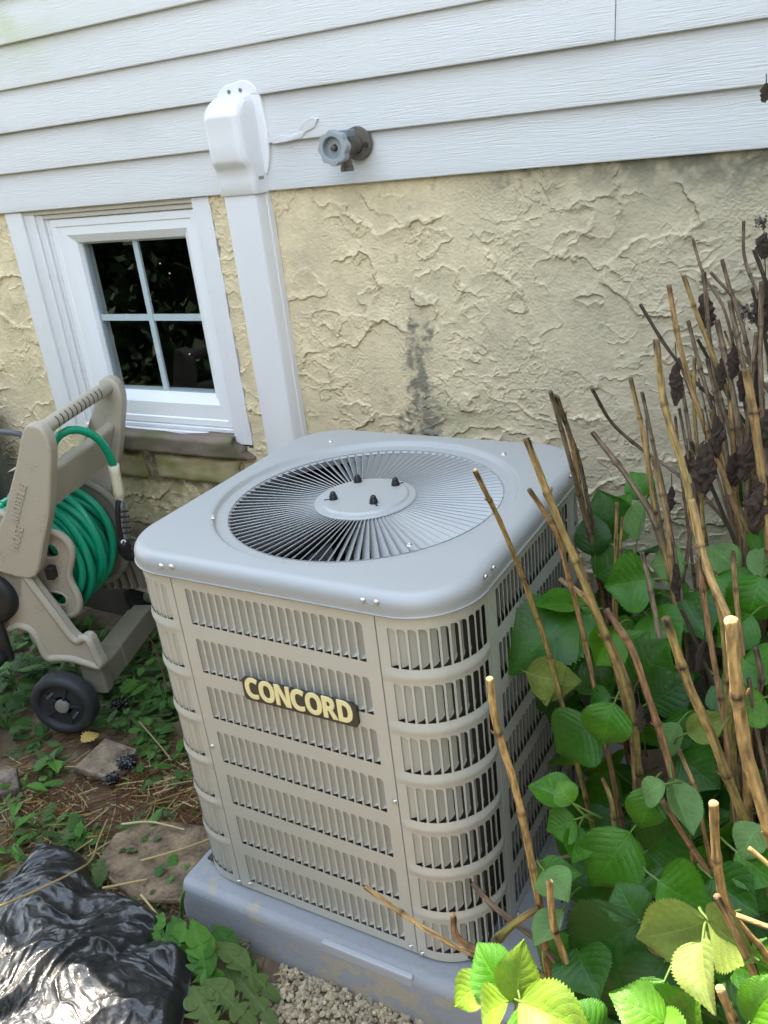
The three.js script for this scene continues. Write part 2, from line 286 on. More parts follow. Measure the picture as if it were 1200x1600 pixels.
  part('muntin', bx(mx - 0.010, mx + 0.010, gy0 + 0.001, gy1 - 0.001, zS - 0.046, zS - 0.038), gm, w); part('muntin', [bx(gx0 + 0.001, mx - 0.0105, my - 0.010, my + 0.010, zS - 0.045, zS - 0.039), bx(mx + 0.0105, gx1 - 0.001, my - 0.010, my + 0.010, zS - 0.045, zS - 0.039)], gm, w);
  for (const [a, b, c, d] of [[gx0, mx, gy0, my], [mx, gx1, gy0, my], [gx0, mx, my, gy1], [mx, gx1, my, gy1]]) part('pane', new THREE.PlaneGeometry(b - a, d - c).translate((a + b) / 2, (c + d) / 2, zS - 0.033), glass, w);
  for (const [x, y] of [[-1.045, 1.255], [-1.015, 1.225], [-1.0, 0.98]]) part('speck', new THREE.SphereGeometry(0.0022, 8, 6).translate(x, y, zS - 0.0325), mat([0.8, 0.8, 0.78], 0.7), w);
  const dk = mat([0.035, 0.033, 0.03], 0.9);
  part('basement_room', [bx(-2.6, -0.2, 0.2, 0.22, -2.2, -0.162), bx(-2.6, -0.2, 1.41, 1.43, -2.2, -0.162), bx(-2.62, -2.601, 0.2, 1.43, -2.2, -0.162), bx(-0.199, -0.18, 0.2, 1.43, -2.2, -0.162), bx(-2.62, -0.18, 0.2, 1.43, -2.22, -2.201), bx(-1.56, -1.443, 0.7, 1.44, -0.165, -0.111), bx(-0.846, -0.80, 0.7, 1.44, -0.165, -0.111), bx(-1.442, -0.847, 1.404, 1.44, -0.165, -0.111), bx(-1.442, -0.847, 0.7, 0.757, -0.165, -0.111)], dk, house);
}
// ---------------------------------------------------------------- line-set cover
{
  const t = thing('line_set_cover', 'white plastic pipe cover with hooded wall cap running down the wall beside the basement window', 'pipe cover', [-0.626, 0, 0]);
  const m = mat([0.74, 0.735, 0.75], 0.28), z1 = 0.066;
  const sec = (hw, z, r, n = 6) => { const P = []; P.push([-hw, 0.002]); for (let k = 0; k <= n; k++) { const a = Math.PI - k / n * Math.PI / 2; P.push([-hw + r + r * Math.cos(a), z - r + r * Math.sin(a)]); } for (let k = 0; k <= n; k++) { const a = Math.PI / 2 - k / n * Math.PI / 2; P.push([hw - r + r * Math.cos(a), z - r + r * Math.sin(a)]); } P.push([hw, 0.002]); return P; };
  const loft = (rows) => { const n = rows[0].s.length - 1; return sheet(n, rows.length - 1, (u, v, i, j) => V(rows[j].s[i][0] + (rows[j].dx || 0), rows[j].y, rows[j].s[i][1])); };
  part('duct_base', loft([{ y: 0.2, s: sec(0.0585, 0.024, 0.003) }, { y: 1.45, s: sec(0.0585, 0.024, 0.003) }]), m, t);
  part('duct_lid', toCreasedNormals(loft([{ y: 0.2, s: sec(0.0545, z1, 0.014) }, { y: 1.45, s: sec(0.0545, z1, 0.014) }]), 0.6), m, t);
  const rows = [];
  const prof = [[1.434, 0.0605, 0.07, 0.012], [1.436, 0.0605, 0.0715, 0.012], [1.47, 0.0605, 0.0715, 0.014], [1.49, 0.0605, 0.073, 0.016], [1.502, 0.0605, 0.082, 0.02], [1.512, 0.06, 0.094, 0.026], [1.522, 0.059, 0.098, 0.028], [1.56, 0.0585, 0.1, 0.03], [1.61, 0.0585, 0.1, 0.03]];
  for (const [y, hw, z, r] of prof) rows.push({ y, s: sec(hw, z, r), dx: 0 });
  for (let k = 1; k <= 14; k++) { const a = k / 14 * Math.PI / 2; const z = 0.022 + 0.081 * Math.cos(a); rows.push({ y: 1.61 + 0.058 * Math.sin(a), s: sec(0.0585 - 0.013 * (1 - Math.cos(a)), Math.max(z, 0.02), Math.min(0.032, Math.max(z, 0.02) * 0.45)), dx: 0.002 * (1 - Math.cos(a)) }); }
  rows.push({ y: 1.6685, s: sec(0.044, 0.006, 0.002) });
  part('wall_cap', toCreasedNormals(loft(rows), 0.7), m, t);
  const fl = new THREE.Shape(); fl.moveTo(-0.066, 1.50); fl.lineTo(0.064, 1.48); fl.bezierCurveTo(0.082, 1.52, 0.078, 1.55, 0.084, 1.575); fl.lineTo(0.078, 1.64); fl.bezierCurveTo(0.076, 1.675, 0.06, 1.692, 0.03, 1.696); fl.lineTo(-0.02, 1.69); fl.bezierCurveTo(-0.05, 1.68, -0.066, 1.66, -0.066, 1.63); fl.closePath();
  part('wall_flange', extr(fl, 0.012, 0.003, [], 14).translate(0, 0, 0.004), m, t);
  const sc = mat([0.25, 0.25, 0.26], 0.4, { metalness: 0.6 });
  for (const x of [-0.012, 0.024]) part('screw', new THREE.CylinderGeometry(0.0042, 0.0046, 0.004, 10).rotateX(Math.PI / 2).translate(x, 1.677, 0.021), sc, t);
  part('lid_slot', bx(0.0606, 0.0617, 1.466, 1.474, 0.028, 0.05, 0.0004), mat([0.3, 0.28, 0.26], 0.8), t);
}
solo('sealant_patch', (() => {
  const c = at(462, 207, 'z', 0.012), pts = [[430, 218], [440, 212], [455, 213], [466, 205], [476, 192], [488, 184], [497, 186], [493, 198], [480, 205], [474, 214], [455, 219], [440, 222], [428, 224]].map(([u, v]) => at(u, v, 'z', 0.012));
  const s = new THREE.Shape(pts.map((p) => new THREE.Vector2(p.x, p.y))), g = extr(s, 0.0035, 0.002, [], 4).translate(0, 0, 0.0035);
  const p = g.attributes.position; for (let i = 0; i < p.count; i++) { p.setXYZ(i, p.getX(i) + 0.003 * N3(p.getX(i) * 90, p.getY(i) * 90, 1), p.getY(i) + 0.004 * N3(p.getX(i) * 80, p.getY(i) * 80, 5), p.getZ(i) + 0.0085 + 0.003 * N3(p.getX(i) * 130, p.getY(i) * 130, 3) + (1.56 - p.getY(i)) * 0.1 * 0 + 0.0015); } g.computeVertexNormals(); return g;
})(), mat([0.63, 0.625, 0.64], 0.4), 'smeared pale sealant on the siding between pipe cover and tap', 'sealant');
// ---------------------------------------------------------------- garden tap
{
  const t = thing('garden_tap', 'frost proof outdoor tap with grey lobed hand wheel on the siding', 'tap', [-0.285, 1.522, 0.016]);
  const brass = mat([0.16, 0.14, 0.115], 0.5, { metalness: 0.55, bumpMap: fineBump, bumpScale: 0.0006 }), gw = mat([0.30, 0.325, 0.345], 0.5), bl = mat([0.17, 0.205, 0.245], 0.5), dk = mat([0.03, 0.03, 0.03], 0.7);
  part('flange', [new THREE.CylinderGeometry(0.03, 0.031, 0.007, 28).rotateX(Math.PI / 2).scale(1.05, 1, 1).translate(0.002, 0.002, 0.0035)], brass, t);
  for (const s of [-1, 1]) part('screw_hole', new THREE.CylinderGeometry(0.0052, 0.0052, 0.002, 12).rotateX(Math.PI / 2).translate(0.002 + s * 0.022, 0.002 - s * 0.004, 0.0078), dk, t);
  const lt = (pts, n = 24) => new THREE.LatheGeometry(pts.map((p) => new THREE.Vector2(p[0], p[1])), n);
  part('body', [lt([[0.0001, 0.006], [0.017, 0.006], [0.017, 0.012], [0.0135, 0.016], [0.013, 0.034], [0.0155, 0.038], [0.0155, 0.058], [0.012, 0.062], [0.011, 0.075], [0.0001, 0.076]]).rotateX(Math.PI / 2)], brass, t);
  part('spout', [lt([[0.0001, 0], [0.0095, 0], [0.0095, 0.016], [0.0108, 0.018], [0.0115, 0.02], [0.0115, 0.03], [0.0095, 0.032], [0.0001, 0.032]]).rotateX(Math.PI).translate(0, -0.008, 0.047), lt([[0.012, -0.003], [0.013, -0.003], [0.013, 0.005], [0.0001, 0.005]], 10).translate(0, -0.041, 0.047)], brass, t);
  part('vacuum_breaker_cap', [new RoundedBoxGeometry(0.036, 0.014, 0.03, 2, 0.003).translate(0, 0.022, 0.047), lt([[0.0001, 0], [0.012, 0], [0.012, 0.012], [0.0001, 0.012]]).translate(0, 0.008, 0.047)], bl, t);
  const lob = (r, a) => { const s = new THREE.Shape(); for (let k = 0; k <= 96; k++) { const q = k / 96 * Math.PI * 2, rr = r + a * Math.cos(q * 8); k ? s.lineTo(Math.cos(q) * rr, Math.sin(q) * rr) : s.moveTo(rr, 0); } return s; };
  const outer = lob(0.0285, 0.0017), hh = []; for (let k = 0; k < 32; k++) { const q = -k / 32 * Math.PI * 2; hh.push([Math.cos(q) * 0.0215, Math.sin(q) * 0.0215]); }
  part('hand_wheel', [extr(outer, 0.016, 0.0015, [hh], 8).translate(0, 0, 0.076), lt([[0.0065, 0.082], [0.0215, 0.080], [0.0225, 0.079], [0.0065, 0.0775]], 32).rotateX(Math.PI / 2)], gw, t);
  t.scale.setScalar(1.24); part('stem_screw', [lt([[0.0001, 0.09], [0.005, 0.09], [0.005, 0.076]], 12).rotateX(Math.PI / 2)], brass, t);
}

// ---------------------------------------------------------------- hedge across the garden, seen only in the window glass
{
  const r = rng(8), t = thing('hedge', 'clipped green hedge across the garden, mirrored faintly in the window', 'hedge', [-4.8, 0, 3.15]), G = new THREE.PlaneGeometry(0.045, 0.065), m = new THREE.MeshPhysicalMaterial({ color: C(0.035, 0.075, 0.02), roughness: 0.6, transmission: 0.25, thickness: 0, side: THREE.DoubleSide });
  const N = 60000, im = new THREE.InstancedMesh(G, m, N), o = new THREE.Object3D(); im.name = 'foliage'; im.userData.kind = 'stuff';
  for (let i = 0; i < N; i++) { const x = (r() - 0.5) * 11, y = r() * 2.2, z = (r() - 0.5) * 1.1, q = fbm(x * 1.5, y * 1.5, 3, 3) * 0.5; o.position.set(x, Math.max(0.03, y + q), z + q * Math.sign(z)); o.rotation.set(r() * 6, r() * 6, r() * 6); o.scale.setScalar(0.7 + r()); o.updateMatrix(); im.setMatrixAt(i, o.matrix); }
  t.add(im);
  part('stem', Array.from({ length: 12 }, (_, i) => new THREE.CylinderGeometry(0.02, 0.035, 1.5, 7).translate(-5 + i * 0.9, 0.75, 0)), mat([0.08, 0.06, 0.04], 0.9), t);
}

{
  const r = rng(18), t = thing('garden_tree', 'leafy garden tree beyond the hedge, outside the view, mirrored in the glass', 'tree', [-6.2, 0, 4.9]), G = new THREE.PlaneGeometry(0.16, 0.22), m = new THREE.MeshPhysicalMaterial({ color: C(0.04, 0.085, 0.022), roughness: 0.6, transmission: 0.3, thickness: 0, side: THREE.DoubleSide });
  const N = 9000, im = new THREE.InstancedMesh(G, m, N), o = new THREE.Object3D(); im.name = 'crown'; im.userData.kind = 'stuff'; const cl = Array.from({ length: 26 }, () => [V((r() - 0.5) * 4.6, 3.2 + r() * 3.2, (r() - 0.5) * 4.2), 0.6 + r() * 0.7]);
  for (let i = 0; i < N; i++) { const [c, q] = cl[i % 26], d = V(r() - 0.5, r() - 0.5, r() - 0.5).normalize().multiplyScalar(q * Math.cbrt(r())); o.position.copy(c).add(d); o.rotation.set(r() * 6, r() * 6, r() * 6); o.scale.setScalar(0.7 + r()); o.updateMatrix(); im.setMatrixAt(i, o.matrix); }
  t.add(im); part('trunk', [tube([V(0, 0, 0), V(0.1, 1.8, 0), V(0, 4.6, 0.1)], (k) => 0.16 * (1 - 0.7 * k), { n: 10 }), ...cl.slice(0, 12).map(([c]) => tube([V(0.03, 2.4, 0), c.clone().multiplyScalar(0.5).add(V(0, 1.4, 0)), c], (k) => 0.06 * (1 - 0.8 * k), { n: 6 }))], mat([0.09, 0.07, 0.05], 0.9), t);
}

for (const [x, z, h, seed, label] of [[2.15, 0.95, 3.6, 3, 'dense evergreen at the house corner, outside the view to the right'], [2.35, 2.75, 5.0, 5, 'tall evergreen in the yard, outside the view to the far right']]) {
  const r = rng(seed), t = thing('evergreen_tree', label, 'tree', [x, 0, z]), G = new THREE.PlaneGeometry(0.10, 0.22), m = new THREE.MeshPhysicalMaterial({ color: C(0.028, 0.055, 0.02), roughness: 0.7, transmission: 0.15, thickness: 0, side: THREE.DoubleSide });
  const N = 9000, im = new THREE.InstancedMesh(G, m, N), o = new THREE.Object3D(); im.name = 'crown'; im.userData.kind = 'stuff';
  for (let i = 0; i < N; i++) { const k = Math.pow(r(), 1.3), y = 0.15 + k * (h - 0.15), R = 1.15 * Math.pow(1 - k, 0.7) * (0.8 + 0.35 * N3(k * 9, seed)), a = r() * 6.283, q = Math.sqrt(0.25 + 0.75 * r()) * R * (1 + 0.25 * N3(Math.cos(a) * 2, Math.sin(a) * 2, k * 6)); o.position.set(Math.cos(a) * q, y - q * 0.2, Math.sin(a) * q); o.rotation.set(r() * 6, r() * 6, r() * 6); o.scale.setScalar(0.7 + r()); o.updateMatrix(); im.setMatrixAt(i, o.matrix); }
  t.add(im); part('trunk', tube([V(0, 0, 0), V(0.02, h * 0.5, 0), V(0, h * 0.97, 0)], (k) => 0.1 * (1 - 0.9 * k), { n: 8 }), mat([0.09, 0.06, 0.045], 0.9), t);
}

// ---------------------------------------------------------------- pad and air conditioner
const UX = -0.0083, UZ = 0.6066, HALF = 0.355, RC = 0.115, YB = 0.083, YT = 0.862, SEAM = 0.2165;
{
  const t = thing('equipment_pad', 'light grey moulded pad with dried mud under the air conditioner', 'pad');
  const x0 = -0.368, x1 = 0.442, z0 = 0.2, z1 = 1.006;
  const prof = [[0.016, -0.03], [0.015, 0.0], [0.006, 0.06], [0.0035, 0.066], [-0.001, 0.072], [-0.007, 0.076], [-0.014, 0.0778], [-0.02, 0.0782], [-0.2, 0.0784], [-0.403, 0.0785]];
  const per = []; const R = 0.03, cx = (x0 + x1) / 2, cz = (z0 + z1) / 2, hx = (x1 - x0) / 2, hz = (z1 - z0) / 2;
  const cn = [[1, 1, 0], [-1, 1, Math.PI / 2], [-1, -1, Math.PI], [1, -1, Math.PI * 1.5]];
  for (let q = 0; q < 4; q++) { const [a, b, st] = cn[q]; for (let k = 0; k <= 8; k++) { const an = st + k / 8 * Math.PI / 2; per.push([a, b, Math.cos(an), Math.sin(an)]); } const nx = cn[(q + 1) % 4]; for (let k = 1; k < 40; k++) per.push([lerp(a, nx[0], k / 40), lerp(b, nx[1], k / 40), Math.cos(st + Math.PI / 2), Math.sin(st + Math.PI / 2)]); }
  per.push(per[0]);
  const rowsP = []; for (let i = 0; i < prof.length - 1; i++) { const n = i === 1 ? 10 : i >= 7 ? 8 : 1; for (let k = 0; k < n; k++) rowsP.push([lerp(prof[i][0], prof[i + 1][0], k / n), lerp(prof[i][1], prof[i + 1][1], k / n)]); } rowsP.push(prof[prof.length - 1]);
  const g = sheet(per.length - 1, rowsP.length - 1, (u, v, i, j) => {
    const [a, b, nx, nz] = per[i], [o, y] = rowsP[j]; const r = Math.max(0.0, R + Math.min(0, o)), ox = hx - R + Math.max(0, 0) + Math.min(0, o + R), oz = hz - R + Math.min(0, o + R); const rr = o > -R ? R + o : 0;
    return V(cx + a * (o > -R ? hx - R : hx + o) + nx * rr, y, cz + b * (o > -R ? hz - R : hz + o) + nz * rr);
  }, (u, v, p) => [p.x + p.y * 0.5, p.z + p.y]);
  const mud = tex(1024, 1024, (u, v) => {
    const x = u * 1.0 - 0.5, z = v * 1.2; const n = fbm(x * 16, z * 16, 5, 5), f = fbm(x * 80, z * 80, 7, 3), w = fbm(x * 4, z * 4, 15, 3);
    const edge = sm(0.93, 1.0, z) * 0.12; const k = sm(0.27, 0.32, n + f * 0.15 + w * 0.5 + edge) * 0.75, d = sm(-0.2, 0.6, f + n) * 0.1;
    return [lerp(0.30, 0.42, k) * (1 - d), lerp(0.305, 0.355, k) * (1 - d), lerp(0.33, 0.25, k) * (1 - d)];
  }, true);
  mud.wrapS = mud.wrapT = THREE.ClampToEdgeWrapping;
  const uv = g.attributes.uv, ps = g.attributes.position; for (let i = 0; i < uv.count; i++) uv.setXY(i, ps.getX(i) + 0.5, (ps.getZ(i) + (0.08 - ps.getY(i)) * 1.6) / 1.2);
  part('slab', toCreasedNormals(g, 0.9), mat([1, 1, 1], 0.5, { map: mud, bumpMap: fineBump, bumpScale: 0.0005 }), t);
  part('mould_recess', bx(-0.105, 0.1, 0.048, 0.0745, 1.0, 1.0135, 0.004).translate(0.03 + 0.09, 0.0035, 0), mat([0.42, 0.43, 0.46], 0.5), t);
}
const metalC = [0.54, 0.53, 0.475];
const paintN = tex(256, 256, (u, v) => 0.5 + 0.5 * wrapN(u, v, 70, 70, 2));
paintN.repeat.set(8, 8);
const acMat = phys(metalC, 0.46, { metalness: 0.15, bumpMap: paintN, bumpScale: 0.00012 });
const ac = thing('air_conditioner', 'grey metal outdoor air conditioning unit with louvred sides standing on the pad', 'air conditioner', [UX, 0, UZ]);
// perimeter parameter s runs from the middle of the front to the right
const FL = HALF - RC, ARC = RC * Math.PI / 2, QUARTER = 2 * FL + ARC;
function rim(s, half = HALF, r = RC) {
  const fl = HALF - RC, k = Math.floor((s + fl) / QUARTER), q = s + fl - k * QUARTER; let x, z, nx, nz;
  const inner = half - r;
  if (q <= 2 * fl) { x = (q / fl - 1) * inner; z = half; nx = 0; nz = 1; } else { const a = (q - 2 * fl) / RC; x = inner + r * Math.sin(a); z = inner + r * Math.cos(a); nx = Math.sin(a); nz = Math.cos(a); }
  const c = Math.cos(k * Math.PI / 2), n = Math.sin(k * Math.PI / 2);
  return { x: x * c + z * n, z: -x * n + z * c, nx: nx * c + nz * n, nz: -nx * n + nz * c };
}
const onRim = (s, y, d) => { const p = rim(s); return V(p.x + p.nx * d, y, p.z + p.nz * d); };
function patch(s0, s1, ns, y0, y1, ny, df) { return sheet(ns, ny, (u, v) => { const s = lerp(s0, s1, u), y = lerp(y0, y1, v); return onRim(s, y, df ? df(s, y, u, v) : 0); }); }
const ROWT = (k) => 0.823 - 0.107 * k, ROWB = (k) => ROWT(k) - 0.075;
let louvreBudget = 0;
function cabinetPanel(name, s0, s1, margin, single, curved, label) {
  const gs = [], p0 = s0 + margin, p1 = s1 - margin, n = Math.round((p1 - p0) / 0.0172), pitch = (p1 - p0) / n, gap = 0.0012, st = s0 + gap, en = s1 - gap;
  const nsB = curved ? Math.max(8, n * 2) : 2;
  const panel = part(name, new THREE.BufferGeometry(), acMat, ac, label ? { label } : undefined);
  const slats = [];
  let top = YT;
  for (let k = 0; k < 7; k++) {
    const yt = ROWT(k), yb = ROWB(k);
    const mid = k > 0 && curved;
    gs.push(patch(st, en, nsB, yt, top, mid ? 10 : 1, mid ? (s, y, u, v) => 0.0028 * Math.pow(Math.sin(Math.PI * v), 2) * sm(0, 0.06, u) * sm(1, 0.94, u) : null));
    gs.push(patch(st, p0, curved ? 3 : 1, yb, yt, 1), patch(p1, en, curved ? 3 : 1, yb, yt, 1));
    for (let i = 0; i < n; i++) {
      const a = p0 + i * pitch, land = pitch * 0.24, b = a + land, c = a + pitch;
      gs.push(patch(a, b, 1, yb, yt, 1));
      // rounded corners of the slot
      const rr = 0.007;
      for (const up of [1, -1]) for (const rt of [1]) {
        const P = [], oy = up > 0 ? yt : yb, ox = c; const f = (da, dy) => onRim(ox - da, oy - up * dy, 0.00012).toArray();
        for (let q = 0; q < 3; q++) { const t0 = q / 3 * Math.PI / 2, t1 = (q + 1) / 3 * Math.PI / 2; P.push(...f(0, 0), ...f(rr * (1 - Math.sin(t0)), rr * (1 - Math.cos(t0))), ...f(rr * (1 - Math.sin(t1)), rr * (1 - Math.cos(t1)))); }
        const tg = new THREE.BufferGeometry(); tg.setAttribute('position', new THREE.Float32BufferAttribute(P, 3)); tg.computeVertexNormals(); const nn = rim(c), na = tg.attributes.normal; for (let q = 0; q < na.count; q++) na.setXYZ(q, nn.nx, 0, nn.nz); gs.push(tg);
      }
      // the louvre: its left edge is flush, its right edge pressed inward, ends drawn down
      const dep = curved ? 0.0105 : single ? 0.017 : 0.014, pw = curved ? 0.62 : single ? 0.5 : 1.2, ed = curved ? 0.85 : 0.45;
      const slat = sheet(10, 14, (u, v) => {
        const e = Math.min(v, 1 - v) * 2, yy = lerp(yb + 0.0004, yt - 0.0004, v), cut = 0.0065 * Math.pow(u, 5);
        const y = v < 0.5 ? Math.max(yy, yb + 0.0004) : yy; const ins = lerp(yb + 0.0005 + cut, yt - 0.0005 - cut * 0.5, v);
        return onRim(lerp(b, c + land * 0.15, Math.pow(u, 1.6)), ins, -dep * Math.pow(u, pw * 1.6) * (ed + (1 - ed) * sm(0, 0.05, v) * sm(1, 0.88, v)) - 0.0012);
      });
      if (single && louvreBudget < 300) { louvreBudget++; part('louvre', slat, acMat, panel); } else slats.push(slat);
    }
    top = yb;
  }
  gs.push(patch(st, en, nsB, YB, top, 1));
  // folded edges into the seams
  gs.push(patch(st, st + 0.0001, 1, YB, YT, 1, (s, y, u) => -0.006 * (1 - u)), patch(en - 0.0001, en, 1, YB, YT, 1, (s, y, u) => -0.006 * u));
  panel.geometry = merge(gs.map((g) => toCreased(g)));
  if (slats.length) part('louvre_bank', slats, acMat, panel, { kind: 'stuff' });
  return panel;
}
function toCreased(g) { return g; }
const C1 = 2 * FL + ARC - SEAM - 0; // next seam along the perimeter
const S1 = SEAM, S2 = QUARTER - SEAM;
cabinetPanel('front_panel', -S1, S1, 0.026, true, false);
cabinetPanel('corner_panel', S1, S2, 0.017, true, true);
cabinetPanel('side_panel', S2, QUARTER + S1, 0.026, false, false);
cabinetPanel('corner_panel', QUARTER + S1, QUARTER + S2, 0.017, false, true);
cabinetPanel('back_panel', 2 * QUARTER - S1, 2 * QUARTER + S1, 0.026, false, false);
cabinetPanel('corner_panel', 2 * QUARTER + S1, 2 * QUARTER + S2, 0.017, false, true);
cabinetPanel('side_panel', 3 * QUARTER - S1, 3 * QUARTER + S1, 0.026, false, false);
cabinetPanel('corner_panel', -S2, -S1, 0.017, false, true);
part('base_rim', [patch(-QUARTER / 2, 3.5 * QUARTER, 200, 0.0795, 0.086, 2, (s, y) => -0.004)], acMat, ac);
// coil inside: finned tube bundle
{
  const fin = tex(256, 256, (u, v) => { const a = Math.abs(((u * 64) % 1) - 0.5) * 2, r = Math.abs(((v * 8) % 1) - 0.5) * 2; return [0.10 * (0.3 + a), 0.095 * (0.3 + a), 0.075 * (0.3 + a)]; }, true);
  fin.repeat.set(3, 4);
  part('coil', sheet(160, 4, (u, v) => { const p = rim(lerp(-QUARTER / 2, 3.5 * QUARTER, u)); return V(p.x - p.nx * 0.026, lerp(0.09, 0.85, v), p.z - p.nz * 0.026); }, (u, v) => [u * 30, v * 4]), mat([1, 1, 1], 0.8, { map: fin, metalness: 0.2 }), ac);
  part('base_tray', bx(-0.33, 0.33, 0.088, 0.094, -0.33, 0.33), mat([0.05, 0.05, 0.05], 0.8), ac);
}
// top cover
const GRX = 0, GRZ = 0.0, RG = 0.278;
{
  const prof = []; // [mode, value, y]; circle radius first, then inset from the outer edge
  const circ = [[RG - 0.004, 0.868], [RG - 0.001, 0.8722], [RG + 0.003, 0.8742], [RG + 0.012, 0.8745], [RG + 0.021, 0.8747], [RG + 0.0245, 0.8765], [RG + 0.027, 0.8825], [RG + 0.0305, 0.8855], [RG + 0.036, 0.8862]];
  const edge = [[0.036, 0.8862]]; for (let k = 0; k <= 9; k++) { const a = k / 9 * Math.PI / 2; edge.push([0.024 * (1 - Math.sin(a)), 0.8622 + 0.024 * Math.cos(a)]); } edge.push([0, 0.857], [0, 0.8515], [-0.0016, 0.8508], [-0.0024, 0.8492], [-0.0014, 0.8474], [0.002, 0.847], [0.0075, 0.8474]);
  const H2 = HALF + 0.008, nS = 256, rows = [...circ.map((c) => ['c', ...c]), ...[0.33, 0.66].map((q) => ['m', q, 0.8864]), ...edge.map((e) => ['e', ...e])];
  const outline = (i, inset) => { const s = -QUARTER / 2 + i / nS * 4 * QUARTER, p = rim(s, H2, RC + 0.008); return [p.x - p.nx * inset, p.z - p.nz * inset]; };
  const g = sheet(nS, rows.length - 1, (u, v, i, j) => {
    const [m, a, y] = rows[j], o = outline(i, 0.036), an = Math.atan2(o[1], o[0]);
    const c = (r) => [Math.cos(an) * r, Math.sin(an) * r];
    let q = m === 'c' ? c(a) : m === 'e' ? outline(i, a) : null;
    if (!q) { const A = c(RG + 0.036), B = o; q = [lerp(A[0], B[0], a), lerp(A[1], B[1], a)]; }
    // keep the ring inside the cover at the middle of the sides
    return V(q[0], y, q[1]);
  });
  part('top_cover', g, phys([0.385, 0.388, 0.385], 0.48, { metalness: 0.15, bumpMap: paintN, bumpScale: 0.00012 }), ac);
}
const topMat = phys([0.385, 0.388, 0.385], 0.42, { metalness: 0.15 });
{
  // fan guard: a hundred blades lean over round the hub
  const n = 96, r0 = 0.098, r1 = RG + 0.001;
  const mk = () => {
    const g = sheet(3, 2, (u, v) => { const r = lerp(r0, r1, u), k = (v - 0.5) * 0.0185; return V(r, 0.8665 + k * 0.70 + 0.0, k * 0.71 * -1); }), h = sheet(3, 2, (u, v) => { const r = lerp(r0, r1, u), k = (v - 0.5) * 0.0185; return V(r, 0.8665 + k * 0.70 - 0.0008, k * -0.71 + 0.0007); });
    const lip = tube([V(r0, 0.8665 + 0.0092 * 0.70, -0.0092 * 0.71), V(r1, 0.8665 + 0.0092 * 0.70, -0.0092 * 0.71)], () => 0.0012, { n: 5, seg: 2 });
    return merge([g, h, lip]);
  };
  const blade = mk();
  for (let i = 0; i < n; i++) { const b = part('guard_blade', blade, topMat, ac); b.rotation.y = -i / n * Math.PI * 2; }
  const lt = (P, k = 64) => new THREE.LatheGeometry(P.map((p) => new THREE.Vector2(p[0], p[1])), k);
  part('guard_hub', lt([[0.100, 0.868], [0.1045, 0.873], [0.1035, 0.8752], [0.099, 0.8765], [0.0915, 0.8765], [0.0895, 0.8775], [0.087, 0.8805], [0.084, 0.8815], [0.0001, 0.8818]]), topMat, ac);
  part('guard_ring', lt([[RG + 0.002, 0.853], [RG - 0.0015, 0.8555], [RG - 0.001, 0.8745]], 96), topMat, ac);
  const nutM = mat([0.012, 0.012, 0.013], 0.45), slotM = mat([0.01, 0.01, 0.01], 0.9);
  for (const [u, v] of [[521, 779], [559, 752], [618, 757], [584, 785]]) {
    const p = at(u, v, 'y', 0.8825), x = p.x - UX, z = p.z - UZ;
    part('cap_nut', lt([[0.0001, 0.0165], [0.0035, 0.0158], [0.0058, 0.013], [0.0066, 0.009], [0.0066, 0.0075], [0.0082, 0.0068], [0.0082, 0.0005], [0.0095, 0]], 12).translate(x, 0.8818, z), nutM, ac);
    const a = Math.atan2(z, x); part('hub_slot', bx(-0.005, 0.005, 0, 0.0006, -0.0018, 0.0018).translate(0.014, 0, 0).rotateY(-a).translate(x, 0.8817, z), slotM, ac);
  }
  // motor and fan below
  const black = mat([0.012, 0.012, 0.013], 0.5);
  const motor = part('fan_motor', [lt([[0.0001, 0.86], [0.05, 0.86], [0.078, 0.845], [0.081, 0.835], [0.081, 0.70], [0.07, 0.685], [0.01, 0.68], [0.01, 0.62], [0.0001, 0.62]], 40)], black, ac);
  const print = tex(128, 64, (u, v) => { const line = Math.abs(((v * 9) % 1) - 0.5) < 0.2 && Math.sin(u * 90 + Math.floor(v * 9) * 7) > -0.3 && u > 0.06 && u < 0.94 && v > 0.1 && v < 0.9; return line ? [0.12, 0.12, 0.13] : [0.5, 0.52, 0.55]; }, true);
  part('motor_label', sheet(10, 1, (u, v) => { const a = lerp(-0.15, 1.05, u); return V(Math.sin(a) * 0.0815, lerp(0.765, 0.805, v), Math.cos(a) * 0.0815); }), mat([1, 1, 1], 0.4, { map: print }), motor);
  for (let i = 0; i < 3; i++) part('fan_blade', sheet(8, 6, (u, v) => { const r = lerp(0.05, 0.25, u), a = (v - 0.5) * lerp(0.9, 1.25, u) + 1.25; return V(Math.cos(a) * r, 0.655 + (v - 0.5) * 0.07, Math.sin(a) * r); }), mat([0.35, 0.37, 0.38], 0.35, { metalness: 0.6 }), ac).rotation.y = i * 2.094;
}
